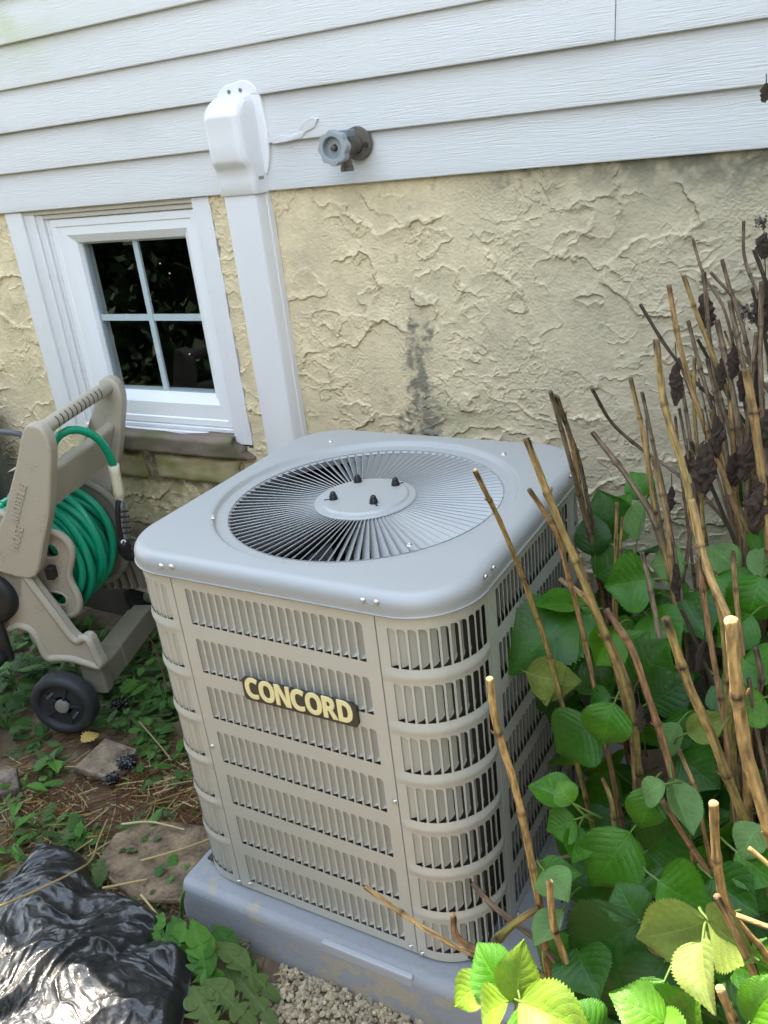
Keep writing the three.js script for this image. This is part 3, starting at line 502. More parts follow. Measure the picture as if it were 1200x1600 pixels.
{
  // screws with washers
  const scM = mat([0.6, 0.6, 0.58], 0.3, { metalness: 0.8 });
  const sg = merge([new THREE.LatheGeometry([[0.0001, 0.005], [0.0028, 0.0048], [0.0036, 0.0035], [0.0036, 0.0015], [0.0052, 0.0012], [0.0052, 0]].map((p) => new THREE.Vector2(p[0], p[1])), 12)]);
  const scr = (P, N) => { const m = part('screw', sg, scM, ac); m.position.set(P.x - UX, P.y, P.z - UZ); m.quaternion.setFromUnitVectors(V(0, 1, 0), N); };
  for (const [u, v] of [[268, 885], [567, 938], [588, 941]]) scr(at(u, v, 'z', UZ + HALF + 0.0082), V(0, 0, 1));
  for (const [u, v] of [[332, 1165], [617, 1252], [391, 1380], [642, 1478]]) scr(at(u, v, 'z', UZ + HALF + 0.0005), V(0, 0, 1));
  for (const [u, v] of [[757, 900], [769, 886], [890, 744]]) scr(at(u, v, 'x', UX + HALF + 0.0085), V(1, 0, 0));
  for (const [u, v] of [[808, 1427]]) scr(at(u, v, 'x', UX + HALF + 0.0005), V(1, 0, 0));
  for (const [u, v, z] of [[252, 884, 0.0085], [374, 1376, 0.0005], [660, 1489, 0.0005]]) scr(at(u, v, 'z', UZ + HALF + z), V(0, 0, 1));
  for (const [u, v] of [[517, 690], [787, 710], [640, 852], [333, 809]]) scr(at(u, v, 'y', 0.8865), V(0, 1, 0));
  // badge
  const bz = HALF + 0.001, b0 = -0.094 - UX, b1 = 0.151 - UX, y0 = 0.611, y1 = 0.6565;
  const sh = new THREE.Shape([[b0, y0 + 0.006], [b0 + 0.004, y0], [b1 - 0.004, y0], [b1, y0 + 0.006], [b1, y1 - 0.005], [b1 - 0.008, y1], [b0 + 0.004, y1], [b0, y1 - 0.003]].map((p) => new THREE.Vector2(p[0], p[1])));
  const badge = part('name_badge', extr(sh, 0.006, 0.0012).translate(0, 0, bz), mat([0.045, 0.04, 0.03], 0.4), ac, { label: 'dark badge with cream raised lettering' });
  const cream = mat([0.86, 0.76, 0.40], 0.35), word = 'CONCORD', adv = []; let tot = 0;
  const geos = [...word].map((c) => { const g = new TextGeometry(c, { font: fontBold, size: 0.0435, depth: 0.002, curveSegments: 6, bevelEnabled: true, bevelSize: 0.0009, bevelThickness: 0.0003, bevelSegments: 1 }); g.computeBoundingBox(); const w = g.boundingBox.max.x - g.boundingBox.min.x; g.translate(-g.boundingBox.min.x, 0, 0); adv.push(w); tot += w; return g; });
  const space = 0.0016, sx = (b1 - b0 - 0.013 - space * 6) / tot; let x = b0 + 0.0065;
  geos.forEach((g, i) => { g.scale(sx, 1.0, 1).translate(x, y0 + 0.007, bz + 0.0068); x += adv[i] * sx + space; part('letter', g, cream, badge); });
}

// ---------------------------------------------------------------- hose reel cart. Local axes: b to the left, y up, o away along the axle
const RO = V(-1.195, 0, 0.60), RA = 20 * Math.PI / 180, AX = V(-Math.sin(RA), 0, -Math.cos(RA)), BX = V(-Math.cos(RA), 0, Math.sin(RA));
const LEN = 0.44;
const reelM = new THREE.Matrix4().makeBasis(BX, V(0, 1, 0), AX.clone()).setPosition(0, 0, 0);
const cart = thing('hose_reel_cart', 'taupe plastic wheeled hose reel cart with a ridged handle below the basement window', 'hose reel', RO.toArray());
const R3 = (b, y, o) => V(b, y, o).applyMatrix4(reelM);        // relative to the cart
const R3W = (b, y, o) => R3(b, y, o).add(RO);
const put = (g) => { const m = g.clone().applyMatrix4(reelM); return m; };
{
  const tn = tex(512, 512, (u, v) => { const n = wrapN(u, v, 7, 7, 3) * 0.5 + wrapN(u, v, 40, 40, 6) * 0.4; const d = sm(0.1, 0.45, n) * 0.16; return [0.43 * (1 - d), 0.38 * (1 - d), 0.30 * (1 - d)]; }, true); tn.repeat.set(3, 3);
  const tau = mat([1, 1, 1], 0.5, { map: tn, bumpMap: fineBump, bumpScale: 0.0003 }), tauD = mat([0.17, 0.15, 0.12], 0.6), blk = mat([0.014, 0.014, 0.015], 0.55), whl = mat([0.028, 0.03, 0.034], 0.6, { bumpMap: fineBump, bumpScale: 0.0005 });
  const armP = [[-0.142, 0.925], [-0.155, 0.942], [-0.172, 0.945], [-0.19, 0.936], [-0.199, 0.915], [-0.199, 0.878], [-0.176, 0.80], [-0.143, 0.70], [-0.10, 0.61], [-0.056, 0.523], [-0.031, 0.512], [0.05, 0.535], [0.10, 0.56], [0.127, 0.582], [0.08, 0.60], [0.029, 0.636], [-0.02, 0.70], [-0.063, 0.776], [-0.105, 0.85]];
  const legP = [[0.10, 0.585], [0.049, 0.573], [0.001, 0.547], [-0.038, 0.463], [-0.075, 0.38], [-0.108, 0.305], [-0.124, 0.292], [-0.14, 0.302], [-0.156, 0.30], [-0.168, 0.24], [-0.173, 0.205], [-0.134, 0.216], [-0.09, 0.232], [-0.045, 0.236], [-0.01, 0.236], [0.004, 0.30], [0.02, 0.336], [0.06, 0.35], [0.10, 0.34]];
  const legL = [[0.0, 0.50], [0.09, 0.585], [0.16, 0.58], [0.22, 0.5], [0.27, 0.36], [0.31, 0.2], [0.34, 0.02], [0.28, 0.01], [0.24, 0.18], [0.19, 0.29], [0.10, 0.34]];
  const smooth = (P, n = 4) => { const c = new THREE.CatmullRomCurve3(P.map((p) => V(p[0], p[1], 0)), true, 'centripetal', 0.5); return c.getPoints(P.length * n).slice(0, -1).map((p) => [p.x, p.y]); };
  const ext = (P, o0, o1, bv = 0.006) => put(extr(smooth(P), o1 - o0 - 2 * bv, bv).translate(0, 0, o0 + bv));
  // rim raised round the near leg, made as a tube along its edge
  const rimTube = (P, o, r) => put(tube([...smooth(P, 3).map((p) => V(p[0], p[1], o)), V(P[0][0], P[0][1], o)], () => r, { n: 8, seg: 120 }));
  for (const far of [0, 1]) {
    const o0 = far ? LEN - 0.02 : -0.022, o1 = far ? LEN + 0.022 : 0.02;
    const arm = part('handle_arm', ext(armP, o0, o1, 0.007), tau, cart);
    part('side_frame', far ? [ext(legP, o0 - 0.004, o1), ext(legL, o0 - 0.004, o1)] : [ext(legP, o0 + 0.012, o1 + 0.004), ext(legL, o0 + 0.012, o1 + 0.004), rimTube(legP.map(([b, y]) => [b * 0.97 + 0.0, y * 0.985 + 0.003]), o0 + 0.014, 0.012)], tau, cart);
    if (!far) {
      // raised maker's lettering along the arm
      const tg = (w, size, b, y) => { const g = new TextGeometry(w, { font: fontBold, size, depth: 0.0035, curveSegments: 3, bevelEnabled: false }).rotateY(Math.PI).rotateZ(0); g.scale(1, 1, 1); g.rotateZ(-1.07).translate(b, y, -0.0222); return put(g); };
      part('raised_lettering', [tg('HOSE', 0.024, -0.026, 0.59), tg('MOBILE', 0.024, -0.052, 0.676)], tau, arm);
    }
  }
  // handle with finger grooves
  const hp = []; for (let i = 0; i <= 90; i++) { const t = i / 90; hp.push(t); }
  part('handle', put(tube([V(-0.166, 0.922, 0.01), V(-0.166, 0.924, LEN * 0.5), V(-0.166, 0.922, LEN - 0.01)], (t) => 0.0205, { n: 18, seg: 60 })), tau, cart);
  const gr = []; for (let i = 0; i < 11; i++) { const o = 0.085 + i * 0.026; const a = new THREE.TorusGeometry(0.0203, 0.0022, 6, 14, 1.5).rotateZ(Math.PI - 0.9).translate(-0.166, 0.9235, o); gr.push(put(a)); }
  part('grip_groove', gr, mat([0.05, 0.042, 0.032], 0.8), cart);
  // tray sheet between the arms
  part('cross_panel', put(sheet(30, 12, (u, v) => { const o = lerp(0.02, LEN - 0.02, u), e = v * 0.145, lip = sm(0.86, 1, v); return V(-0.118 - e * 0.36 + lip * 0.028 - 0.012 * Math.sin(u * Math.PI), 0.69 + e * 0.93 - 0.008 * sm(0.8, 1, v) + 0.006 * N3(u * 5, v * 2), o); })), tau, cart);
  part('cross_panel', put(sheet(30, 6, (u, v) => V(-0.09 + v * 0.055 - 0.012 * Math.sin(u * Math.PI) * (1 - v), 0.83 - v * 0.02 + 0.004 * N3(u * 5, v), lerp(0.02, LEN - 0.02, u)))), tau, cart);
  // axle beam
  part('axle_beam', [put(bx(-0.145, -0.075, 0.085, 0.168, 0.03, LEN - 0.02, 0.01)), put(bx(-0.148, -0.072, 0.086, 0.172, 0.16, LEN - 0.06, 0.008)), put(bx(-0.165, -0.095, 0.10, 0.215, 0.0, 0.045, 0.008))], mat([0.23, 0.205, 0.155], 0.5, { bumpMap: fineBump, bumpScale: 0.0008 }), cart);
  for (let i = 0; i < 6; i++) part('rib', put(extr([[-0.11 + i * 0.026, 0.52 - i * 0.005], [-0.10 + i * 0.026, 0.52 - i * 0.005], [-0.135 + i * 0.03, 0.24], [-0.145 + i * 0.03, 0.24]], 0.02, 0.001).translate(0, 0, LEN - 0.045)), tauD, cart);
  // wheels
  for (const far of [0, 1]) {
    const w = part('wheel', [put(new THREE.LatheGeometry([[0.03, -0.010], [0.066, -0.008], [0.069, -0.012], [0.071, -0.018], [0.075, -0.0225], [0.084, -0.024], [0.093, -0.021], [0.0985, -0.013], [0.1, -0.004], [0.1, 0.02], [0.096, 0.027], [0.08, 0.029], [0.02, 0.027]].map((p) => new THREE.Vector2(...p)), 56).rotateX(Math.PI / 2).translate(-0.047, 0.102, far ? LEN + 0.16 : -0.05))], whl, cart);
    const oo = far ? LEN + 0.16 : -0.05;
    part('hubcap', put(new THREE.LatheGeometry([[0.0001, -0.021], [0.019, -0.0205], [0.0215, -0.018], [0.0215, -0.008]].map((p) => new THREE.Vector2(...p)), 28).rotateX(Math.PI / 2).translate(-0.047, 0.102, oo)), mat([0.26, 0.25, 0.22], 0.5), w);
    const sp = []; for (let i = 0; i < 5; i++) { sp.push(put(bx(-0.0045, 0.0045, 0.021, 0.066, -0.0155, -0.009, 0.002).rotateZ(i * Math.PI * 0.4 + 0.4).translate(-0.047, 0.102, oo))); }
    part('spoke', sp, whl, w);
    part('wheel_plug', [0.9, 3.9].map((a) => put(bx(-0.016, 0.016, -0.004, 0.004, -0.0165, -0.008, 0.003).rotateZ(a + Math.PI / 2).rotateZ(0).translate(-0.047 + Math.cos(a) * 0.047, 0.102 + Math.sin(a) * 0.047, oo))), mat([0.10, 0.11, 0.12], 0.5), w);
    if (!far) part('axle_hub', put(new THREE.CylinderGeometry(0.014, 0.014, 0.06, 16).rotateX(Math.PI / 2).translate(-0.047, 0.102, 0)), blk, w);
  }
  // drum with scalloped discs
  const DB = 0.045, DY = 0.485;
  const scal = (r, a, n, ph) => { const P = []; for (let k = 0; k < 120; k++) { const q = k / 120 * Math.PI * 2, rr = r + a * Math.cos(n * (q - ph)); P.push([Math.cos(q) * rr, Math.sin(q) * rr]); } return P; };
  const hole = (q, r, w, h) => { const P = []; for (let k = 0; k < 20; k++) { const a = -k / 20 * Math.PI * 2; const x = r + Math.cos(a) * h * (1), y = Math.sin(a) * w * (1 + 0.45 * Math.cos(a)); P.push([Math.cos(q) * x - Math.sin(q) * y, Math.sin(q) * x + Math.cos(q) * y]); } return P; };
  const ph = 223 * Math.PI / 180;
  const holes = []; for (let i = 0; i < 5; i++) { holes.push(hole(ph + i * Math.PI * 0.4, 0.128, 0.022, 0.03)); holes.push(hole(ph + (i + 0.5) * Math.PI * 0.4, 0.105, 0.009, 0.011)); }
  const nearP = scal(0.178, 0.024, 5, ph);
  part('reel_disc', [put(extr(nearP, 0.006, 0.004, holes).translate(DB, DY, 0.062)), put(tube([...nearP.map(([x, y]) => V(DB + x * 0.97, DY + y * 0.97, 0.06)), V(DB + nearP[0][0] * 0.97, DY + nearP[0][1] * 0.97, 0.06)], () => 0.0095, { n: 8, seg: 150 })), ...holes.filter((h, i) => i % 2 === 0).map((h) => put(tube([...h.map(([x, y]) => V(DB + x, DY + y, 0.06)), V(DB + h[0][0], DY + h[0][1], 0.06)], () => 0.005, { n: 6, seg: 40 })))], tau, cart);
  const farP = scal(0.205, 0.006, 5, ph);
  part('reel_disc', [put(extr(farP, 0.006, 0.004, holes).translate(DB, DY, 0.335)), put(tube([...farP.map(([x, y]) => V(DB + x, DY + y, 0.335)), V(DB + farP[0][0], DY + farP[0][1], 0.335)], () => 0.013, { n: 8, seg: 150 }))], mat([0.2, 0.18, 0.145], 0.55), cart);
  part('drum', put(new THREE.CylinderGeometry(0.1, 0.1, 0.26, 40).rotateX(Math.PI / 2).translate(DB, DY, 0.2)), tauD, cart);
  part('crank_hub', [put(new THREE.LatheGeometry([[0.0001, -0.044], [0.05, -0.044], [0.066, -0.041], [0.078, -0.034], [0.08, -0.02], [0.08, 0]].map((p) => new THREE.Vector2(...p)), 40).rotateX(Math.PI / 2).translate(0.105, 0.445, 0.0)), put(bx(0.085, 0.14, 0.24, 0.445, -0.04, -0.02, 0.008)), put(tube([V(0.112, 0.26, -0.04), V(0.112, 0.26, -0.12)], () => 0.016, { n: 12 }))], blk, cart);
  part('latch', put(bx(-0.075, -0.05, 0.47, 0.51, 0.03, 0.06, 0.006)), blk, cart);
}
// ---------------------------------------------------------------- hoses
{
  const hoseN = tex(256, 256, (u, v) => { const n = wrapN(u, v, 4, 30, 3), d = sm(0.1, 0.5, n + wrapN(u, v, 30, 60, 8) * 0.5) * 0.3; return [lerp(0.002, 0.03, d), lerp(0.31, 0.2, d), lerp(0.165, 0.11, d)]; }, true); hoseN.repeat.set(1, 6);
  const hm = mat([1, 1, 1], 0.33, { map: hoseN });
  const t = thing('garden_hose', 'green garden hose wound on the reel cart with its end looped over the cross panel', 'hose');
  const DB = 0.045, DY = 0.485, rnd = rng(5), gp = [];
  const coil = (r, o0, o1, turns, wob, ph, seed) => { const P = []; const n = Math.round(turns * 20); for (let i = 0; i <= n; i++) { const a = ph + i / 20 * Math.PI * 2, k = i / n; let o = lerp(o0, o1, k) + wob * N3(a * 0.35, seed, 2) * 2; P.push(R3W(DB + Math.cos(a) * (r + 0.006 * N3(a * 0.8, seed, 8)), DY + Math.sin(a) * (r + 0.006 * N3(a * 0.8, seed, 8)), clamp(o, 0.088, 0.318))); } return P; };
  const HR = 0.0118, add = (P) => gp.push(tube(P, () => HR, { n: 10, seg: P.length * 2 }));
  add(coil(0.118, 0.09, 0.315, 10, 0, 0.3, 1)); add(coil(0.142, 0.312, 0.092, 9.3, 0.006, 1.3, 2));
  add(coil(0.166, 0.10, 0.315, 5.4, 0.045, 2.2, 3)); add(coil(0.186, 0.31, 0.14, 2.6, 0.06, 0.8, 4)); add(coil(0.180, 0.12, 0.26, 1.3, 0.05, 4.0, 6));
  // the end that climbs over the panel
  const lead = [R3W(DB + 0.04, DY + 0.188, 0.14), R3W(-0.02, 0.72, 0.13), ...[[82, 702, 0.10], [86, 688, 0.11], [97, 677, 0.125], [113, 671, 0.15], [132, 674, 0.175], [150, 683, 0.20], [164, 699, 0.22], [173, 716, 0.235], [178, 730, 0.245]].map(([u, v, o]) => { const d = ray(u, v), P0 = R3W(0, 0, o), k = P0.clone().sub(camera.position).dot(AX) / d.dot(AX); return d.multiplyScalar(k).add(camera.position); })];
  add(lead);
  add([R3W(DB + 0.18, DY - 0.03, 0.12), R3W(DB + 0.17, DY + 0.09, 0.08), R3W(0.2, 0.63, -0.04), R3W(0.36, 0.60, -0.1)]);
  part('hose', gp, hm, t);
  const A = lead[lead.length - 1], pr = (u, v, o) => { const d = ray(u, v), P0 = R3W(0, 0, o), k = P0.clone().sub(camera.position).dot(AX) / d.dot(AX); return d.multiplyScalar(k).add(camera.position); };
  const B = pr(187, 777, 0.25), D = pr(196, 846, 0.25);
  part('hose_sleeve', [tube([A.clone().lerp(B, -0.08), B], (q) => 0.0155 + 0.001 * (q < 0.1 ? 1 : 0), { n: 16 })], mat([0.72, 0.66, 0.5], 0.4), t);
  const noz = part('nozzle', [tube([B, B.clone().lerp(D, 0.12), B.clone().lerp(D, 0.25), B.clone().lerp(D, 1)], (q) => q < 0.1 ? 0.0145 : 0.018 - 0.003 * q, { n: 16, seg: 20 })], mat([0.42, 0.44, 0.46], 0.28, { metalness: 0.8 }), t);
  const toCam = camera.position.clone().sub(B).normalize(), side = D.clone().sub(B).cross(toCam).normalize();
  const lv = (q, s, c) => B.clone().lerp(D, q).addScaledVector(side, s).addScaledVector(toCam, c);
  part('trigger', [tube([lv(0.05, 0.004, 0.012), lv(0.4, 0.012, 0.016), lv(0.75, 0.012, 0.014), lv(1.02, 0.004, 0.010), lv(1.12, -0.012, 0.006)], (q) => 0.0085 - 0.002 * q, { n: 12 }), ...[0.32, 0.44, 0.56, 0.68, 0.8].map((q) => tube([lv(q, 0.004, 0.025), lv(q, -0.02, 0.016)], () => 0.0028, { n: 6 })), tube([lv(0.95, 0.006, 0.012), lv(1.3, 0.0, 0.0), lv(1.35, -0.04, -0.01), lv(1.2, -0.075, -0.02)], () => 0.019, { n: 12 })], mat([0.018, 0.018, 0.02], 0.5), t);
  part('nozzle_pin', new THREE.TorusGeometry(0.0058, 0.0024, 8, 18).lookAt(toCam).translate(...lv(1.0, 0.006, 0.026).toArray()), mat([0.75, 0.75, 0.75], 0.4), t);
  solo('supply_hose', tube([R3W(0.5, 0.93, 0.15), R3W(0.25, 0.925, 0.1), R3W(0.0, 0.905, 0.09), R3W(-0.06, 0.885, 0.1), R3W(-0.03, 0.80, 0.13), R3W(0.02, 0.70, 0.12)], () => 0.0085, { n: 10 }), mat([0.09, 0.10, 0.115], 0.5), 'thin dark grey hose entering from the left edge behind the reel handle', 'hose');
}
{
  
  const o = solo('plastic_board', sheet(20, 12, (u, v) => V(lerp(-0.55, 0, u) + (1 - v) * 0.28, lerp(0.0, 0.86, v) - u * 0.05 * 0, 0.05 + (1 - v) * 0.14 + 0.012 * Math.sin(u * 14))), mat([0.012, 0.011, 0.013], 0.55), 'matte black corrugated board leaning on the stucco at the left photo edge', 'board');
  o.position.set(-1.885, 0, 0.02);
}
// ---------------------------------------------------------------- ground
const rough = (x, z) => 0.010 * fbm(x * 6, z * 6, 3, 4) + 0.004 * fbm(x * 30, z * 30, 9, 3);
function groundH(x, z) { const near = sm(2.6, 1.6, Math.hypot(x + 0.2, z - 0.9)); return -0.012 + rough(x, z) * (0.3 + near) - 0.02 * sm(-0.3, -0.36, -Math.abs(x - 0.04) * 0 - 1); }
{
  const line = (a, b, n0, lo, hi) => { const L = []; for (let i = 0; i <= n0; i++) L.push(lerp(a, b, i / n0)); let d = (b - a) / n0, x = b; while (x < hi) { d *= 1.22; x += d; L.push(Math.min(x, hi)); } d = (b - a) / n0; x = a; while (x > lo) { d *= 1.22; x -= d; L.unshift(Math.max(x, lo)); } return L; };
  const X = line(-2.4, 1.5, 330, -150, 150), Z = line(-0.2, 2.1, 200, -150, 150);
  const g = sheet(X.length - 1, Z.length - 1, (u, v, i, j) => V(X[i], groundH(X[i], Z[j]), Z[j]), (u, v, p) => [p.x, p.z], (u, v, p) => {
    const { x, z } = p, n = fbm(x * 5, z * 5, 31, 5), f = fbm(x * 40, z * 40, 33, 3);
    let c = [0.155, 0.105, 0.062]; const lt = sm(-0.2, 0.4, n + f * 0.4); c = [lerp(c[0], 0.27, lt), lerp(c[1], 0.20, lt), lerp(c[2], 0.125, lt)];
    const lawn = sm(2.0, 2.8, Math.hypot(x, z - 0.8) + n * 0.3); c = [lerp(c[0], 0.09, lawn), lerp(c[1], 0.115, lawn), lerp(c[2], 0.035, lawn)];
    const v0 = 1 + 0.4 * f; return c.map((q) => q * v0);
  });
  g.setIndex([...g.index.array].length ? [...g.index.array] : []);
  struct('ground', g, mat([1, 1, 1], 0.97, { vertexColors: true, bumpMap: (() => { const b = fineBump.clone(); b.repeat.set(6, 6); b.needsUpdate = true; return b; })(), bumpScale: 0.003 }));
}
function rock(r, seed, det = 1, amp = 0.25) { const g = new THREE.IcosahedronGeometry(r, det), p = g.attributes.position; for (let i = 0; i < p.count; i++) { const v = V(p.getX(i), p.getY(i), p.getZ(i)), d = v.clone().normalize(); v.multiplyScalar(1 + amp * 2 * N3(d.x * 1.4 + seed, d.y * 1.4, d.z * 1.4 + seed * 2)); p.setXYZ(i, v.x, v.y * 0.72, v.z); } g.computeVertexNormals(); return g; }
{
  // gravel bed in front of the pad
  const rnd = rng(77), M = new THREE.Matrix4(), Q = new THREE.Quaternion(), list = [];
  const T = [];
  for (let i = 0; i < 11500; i++) {
    const x = lerp(-0.24, 0.75, rnd()), z = lerp(1.0, 1.45, rnd()), n = fbm(x * 7, z * 7, 5, 3);
    if (x < -0.12 + (z - 1.02) * 0.55 + n * 0.16) continue;
    const k = 0.6 + rnd() * rnd() * 0.9; T.push([x, z, k, rnd(), rnd(), rnd()]);
  }
  const geos = [1, 2, 3, 4].map((s) => rock(0.0055, s * 3.7, 1, 0.3)), per = [[], [], [], []]; T.forEach((q, i) => per[i % 4].push(q));
  const grp = new THREE.Group(); grp.name = 'gravel'; grp.userData = { kind: 'stuff', label: 'beige pea gravel in front of the grey pad', category: 'gravel' }; scene.add(grp);
  const gm = mat([1, 1, 1], 0.9, { bumpMap: fineBump, bumpScale: 0.0006 });
  per.forEach((L, s) => { const im = new THREE.InstancedMesh(geos[s], gm, L.length); im.name = 'pebble'; im.castShadow = im.receiveShadow = true; im.userData.kind = 'stuff'; L.forEach((q, i) => { Q.setFromEuler(new THREE.Euler(q[3] * 0.8, q[4] * 6.28, q[5] * 0.8)); M.compose(V(q[0], groundH(q[0], q[1]) + 0.003 + q[3] * 0.009, q[1]), Q, V(q[2], q[2], q[2])); im.setMatrixAt(i, M); const b = 0.25 + q[5] * 0.25, w = q[4]; im.setColorAt(i, C(b * 1.2, b * (0.94 + 0.05 * w), b * (0.58 + 0.13 * w))); }); grp.add(im); });
}
{
  // flat stones sunk in the soil
  const slab = (px, name, label, seed, h, col) => {
    const P = px.map(([u, v]) => at(u, v, 'y', 0.012)), c = P.reduce((a, b) => a.clone().add(b), V(0, 0, 0)).multiplyScalar(1 / P.length);
    const sh = new THREE.Shape(P.map((p) => new THREE.Vector2(p.x - c.x, -(p.z - c.z))));
    let g = extr(sh, h, 0.006).rotateX(-Math.PI / 2); const p = g.attributes.position;
    for (let i = 0; i < p.count; i++) { const x = p.getX(i), y = p.getY(i), z = p.getZ(i); p.setXYZ(i, x + 0.006 * N3(x * 40, z * 40, seed), y, z + 0.006 * N3(x * 40, z * 40, seed + 4)); }
    const st = tex(256, 256, (u, v) => { const n = wrapN(u, v, 5, 5, seed) * 0.9 + wrapN(u, v, 22, 22, seed + 2) * 0.5 + wrapN(u, v, 70, 70, seed + 3) * 0.4; const q = 0.85 + n * 0.9; return [col[0] * q, col[1] * q, col[2] * q]; }, true); st.repeat.set(4, 4);
    g.computeVertexNormals(); const o = solo('paving_stone', toCreasedNormals(g, 0.7), mat([1, 1, 1], 0.92, { map: st, bumpMap: fineBump, bumpScale: 0.002 }), label, 'stone'); o.position.set(c.x, -0.004, c.z);
  };
  slab([[120, 1198], [165, 1157], [210, 1172], [200, 1196], [165, 1212]], 'a', 'angular brown grey flat stone in the soil below the cart wheel', 3, 0.014, [0.22, 0.165, 0.11]);
  slab([[152, 1345], [180, 1300], [240, 1278], [320, 1290], [328, 1318], [285, 1370], [283, 1400], [215, 1400], [180, 1375]], 'a', 'large dusty brown flat stone beside the left corner of the pad', 8, 0.003, [0.21, 0.145, 0.09]);
  slab([[-10, 1205], [22, 1200], [28, 1228], [-10, 1240]], 'a', 'small flat brown stone at the left photo edge', 12, 0.01, [0.17, 0.13, 0.10]);
}
// ---------------------------------------------------------------- leaves
const leafTex = tex(512, 512, (u, v) => {
  const x = Math.abs(u - 0.5) * 2, q = (v - Math.pow(x, 1.25) * 0.34) * 7.5, fr = Math.abs(q - Math.round(q)), vein = sm(0.07, 0.015, fr) * sm(1, 0.6, x), mid = sm(0.05, 0.015, x), net = 0.10 * N3(u * 60, v * 60, 3) + 0.16 * N3(u * 14, v * 14, 5);
  const k = 0.92 + net, l = Math.max(vein * 0.38, mid * 0.8); return [0.72 * k + 0.28 * l, 0.78 * k + 0.22 * l, 0.7 * k + 0.3 * l].map((c) => c);
}, true);
const leafBump = tex(512, 512, (u, v) => { const x = Math.abs(u - 0.5) * 2, q = (v - Math.pow(x, 1.25) * 0.34) * 7.5, fr = Math.abs(q - Math.round(q)) * 2; return 0.6 * Math.sqrt(fr) * sm(0.0, 0.1, x) + 0.25 * N3(u * 50, v * 50, 1); });
function leafMat(c, trans = 0.35, rough = 0.42, vc = false) { return new THREE.MeshPhysicalMaterial({ color: C(...c), map: leafTex, bumpMap: leafBump, bumpScale: 0.0008, roughness: rough, transmission: trans, thickness: 0, side: THREE.DoubleSide, specularIntensity: 0.6, vertexColors: vc }); }
// unit leaf: stalk end at the origin, tip at y = 1, width 1
function leafGeo(seed, { blotch = 0, curl = 0.2, fold = 0.25, side = 0, serr = 0.028, ripple = 0.0025, nt = 44, twist = 0, pw = 0.8 } = {}) {
  const nx = 8;
  return sheet(nx, nt, (u, v, i, j) => {
    const s = u * 2 - 1, base = Math.pow(Math.sin(Math.PI * Math.pow(clamp(v * 0.985 + 0.004), pw)), 0.86) * 0.5 * (1 - 0.38 * sm(0.6, 1, v));
    const saw = 1 + (Math.abs(s) > 0.99 ? serr * 2 * (j % 2 ? 1 : -0.6) : 0);
    const ax = Math.abs(s), w = base * saw, x = s * w, rip = ripple * Math.cos((v - ax * 0.3 * 0.5) * 7.5 * Math.PI * 2) * Math.sqrt(ax) * (1 - v * 0.5) + 0.07 * N3(s * 1.3 + seed, v * 2.2, seed) * (0.3 + ax);
    let y = v, z = fold * ax * w + rip - side * s * w;
    const a = curl * v * 1.6, cy = curl ? Math.sin(a) / 1.6 / curl : v, cz = curl ? -(1 - Math.cos(a)) / 1.6 / curl : 0;
    y = cy - z * 0 ; z = z * Math.cos(a) + cz; const tw = twist * v, xx = x * Math.cos(tw) - (z - cz) * Math.sin(tw); return V(xx, y + (Math.abs(s) > 0.99 && j % 2 ? 0.008 : 0), cz + (z - cz) * Math.cos(tw) + x * Math.sin(tw));
  }, null, (u, v) => { const s = Math.abs(u * 2 - 1), k = blotch * sm(0.05, 0.3, N3(u * 5, v * 6, seed * 3) + 0.5 * N3(u * 14, v * 15, seed) + 0.4 * sm(0.7, 1, s) + 0.35 * sm(0.8, 1, v) - 0.25), q = 1 + 0.3 * N3(u * 2.5, v * 3, seed + 7); return [lerp(q, 3.0, k), lerp(q, 0.62, k), lerp(q, 1.6, k)]; });
}
const leafG = [leafGeo(1, { curl: 0.35, fold: 0.18 }), leafGeo(2, { curl: 0.6, fold: 0.1 }), leafGeo(3, { curl: 0.15, fold: 0.3, twist: 0.3 }), leafGeo(4, { curl: 0.8, fold: 0.25, twist: -0.25 }), leafGeo(5, { curl: -0.3, fold: 0.35 }), leafGeo(6, { curl: 1.1, fold: -0.15, twist: 0.2 }), leafGeo(7, { curl: 0.45, fold: 0.55 }), leafGeo(8, { curl: 0.9, fold: 0.1, twist: 0.4, blotch: 1 }), leafGeo(9, { curl: 0.3, fold: 0.4, pw: 0.72 }), leafGeo(10, { curl: -0.5, fold: 0.2, twist: -0.3, blotch: 0.8 }), leafGeo(13, { curl: 1.4, fold: 0.3, pw: 0.88 }), leafGeo(14, { curl: 0.6, fold: -0.25, twist: 0.5 })];
function setLeaf(m, A, B, width, nrm) { const L = B.clone().sub(A), len = L.length(), y = L.multiplyScalar(1 / len), z = nrm.clone().addScaledVector(y, -nrm.dot(y)).normalize(), x = y.clone().cross(z); m.matrixAutoUpdate = true; const q = new THREE.Quaternion().setFromRotationMatrix(new THREE.Matrix4().makeBasis(x, y, z)); m.position.copy(A); m.quaternion.copy(q); m.scale.set(width, len, (width + len) / 2); }
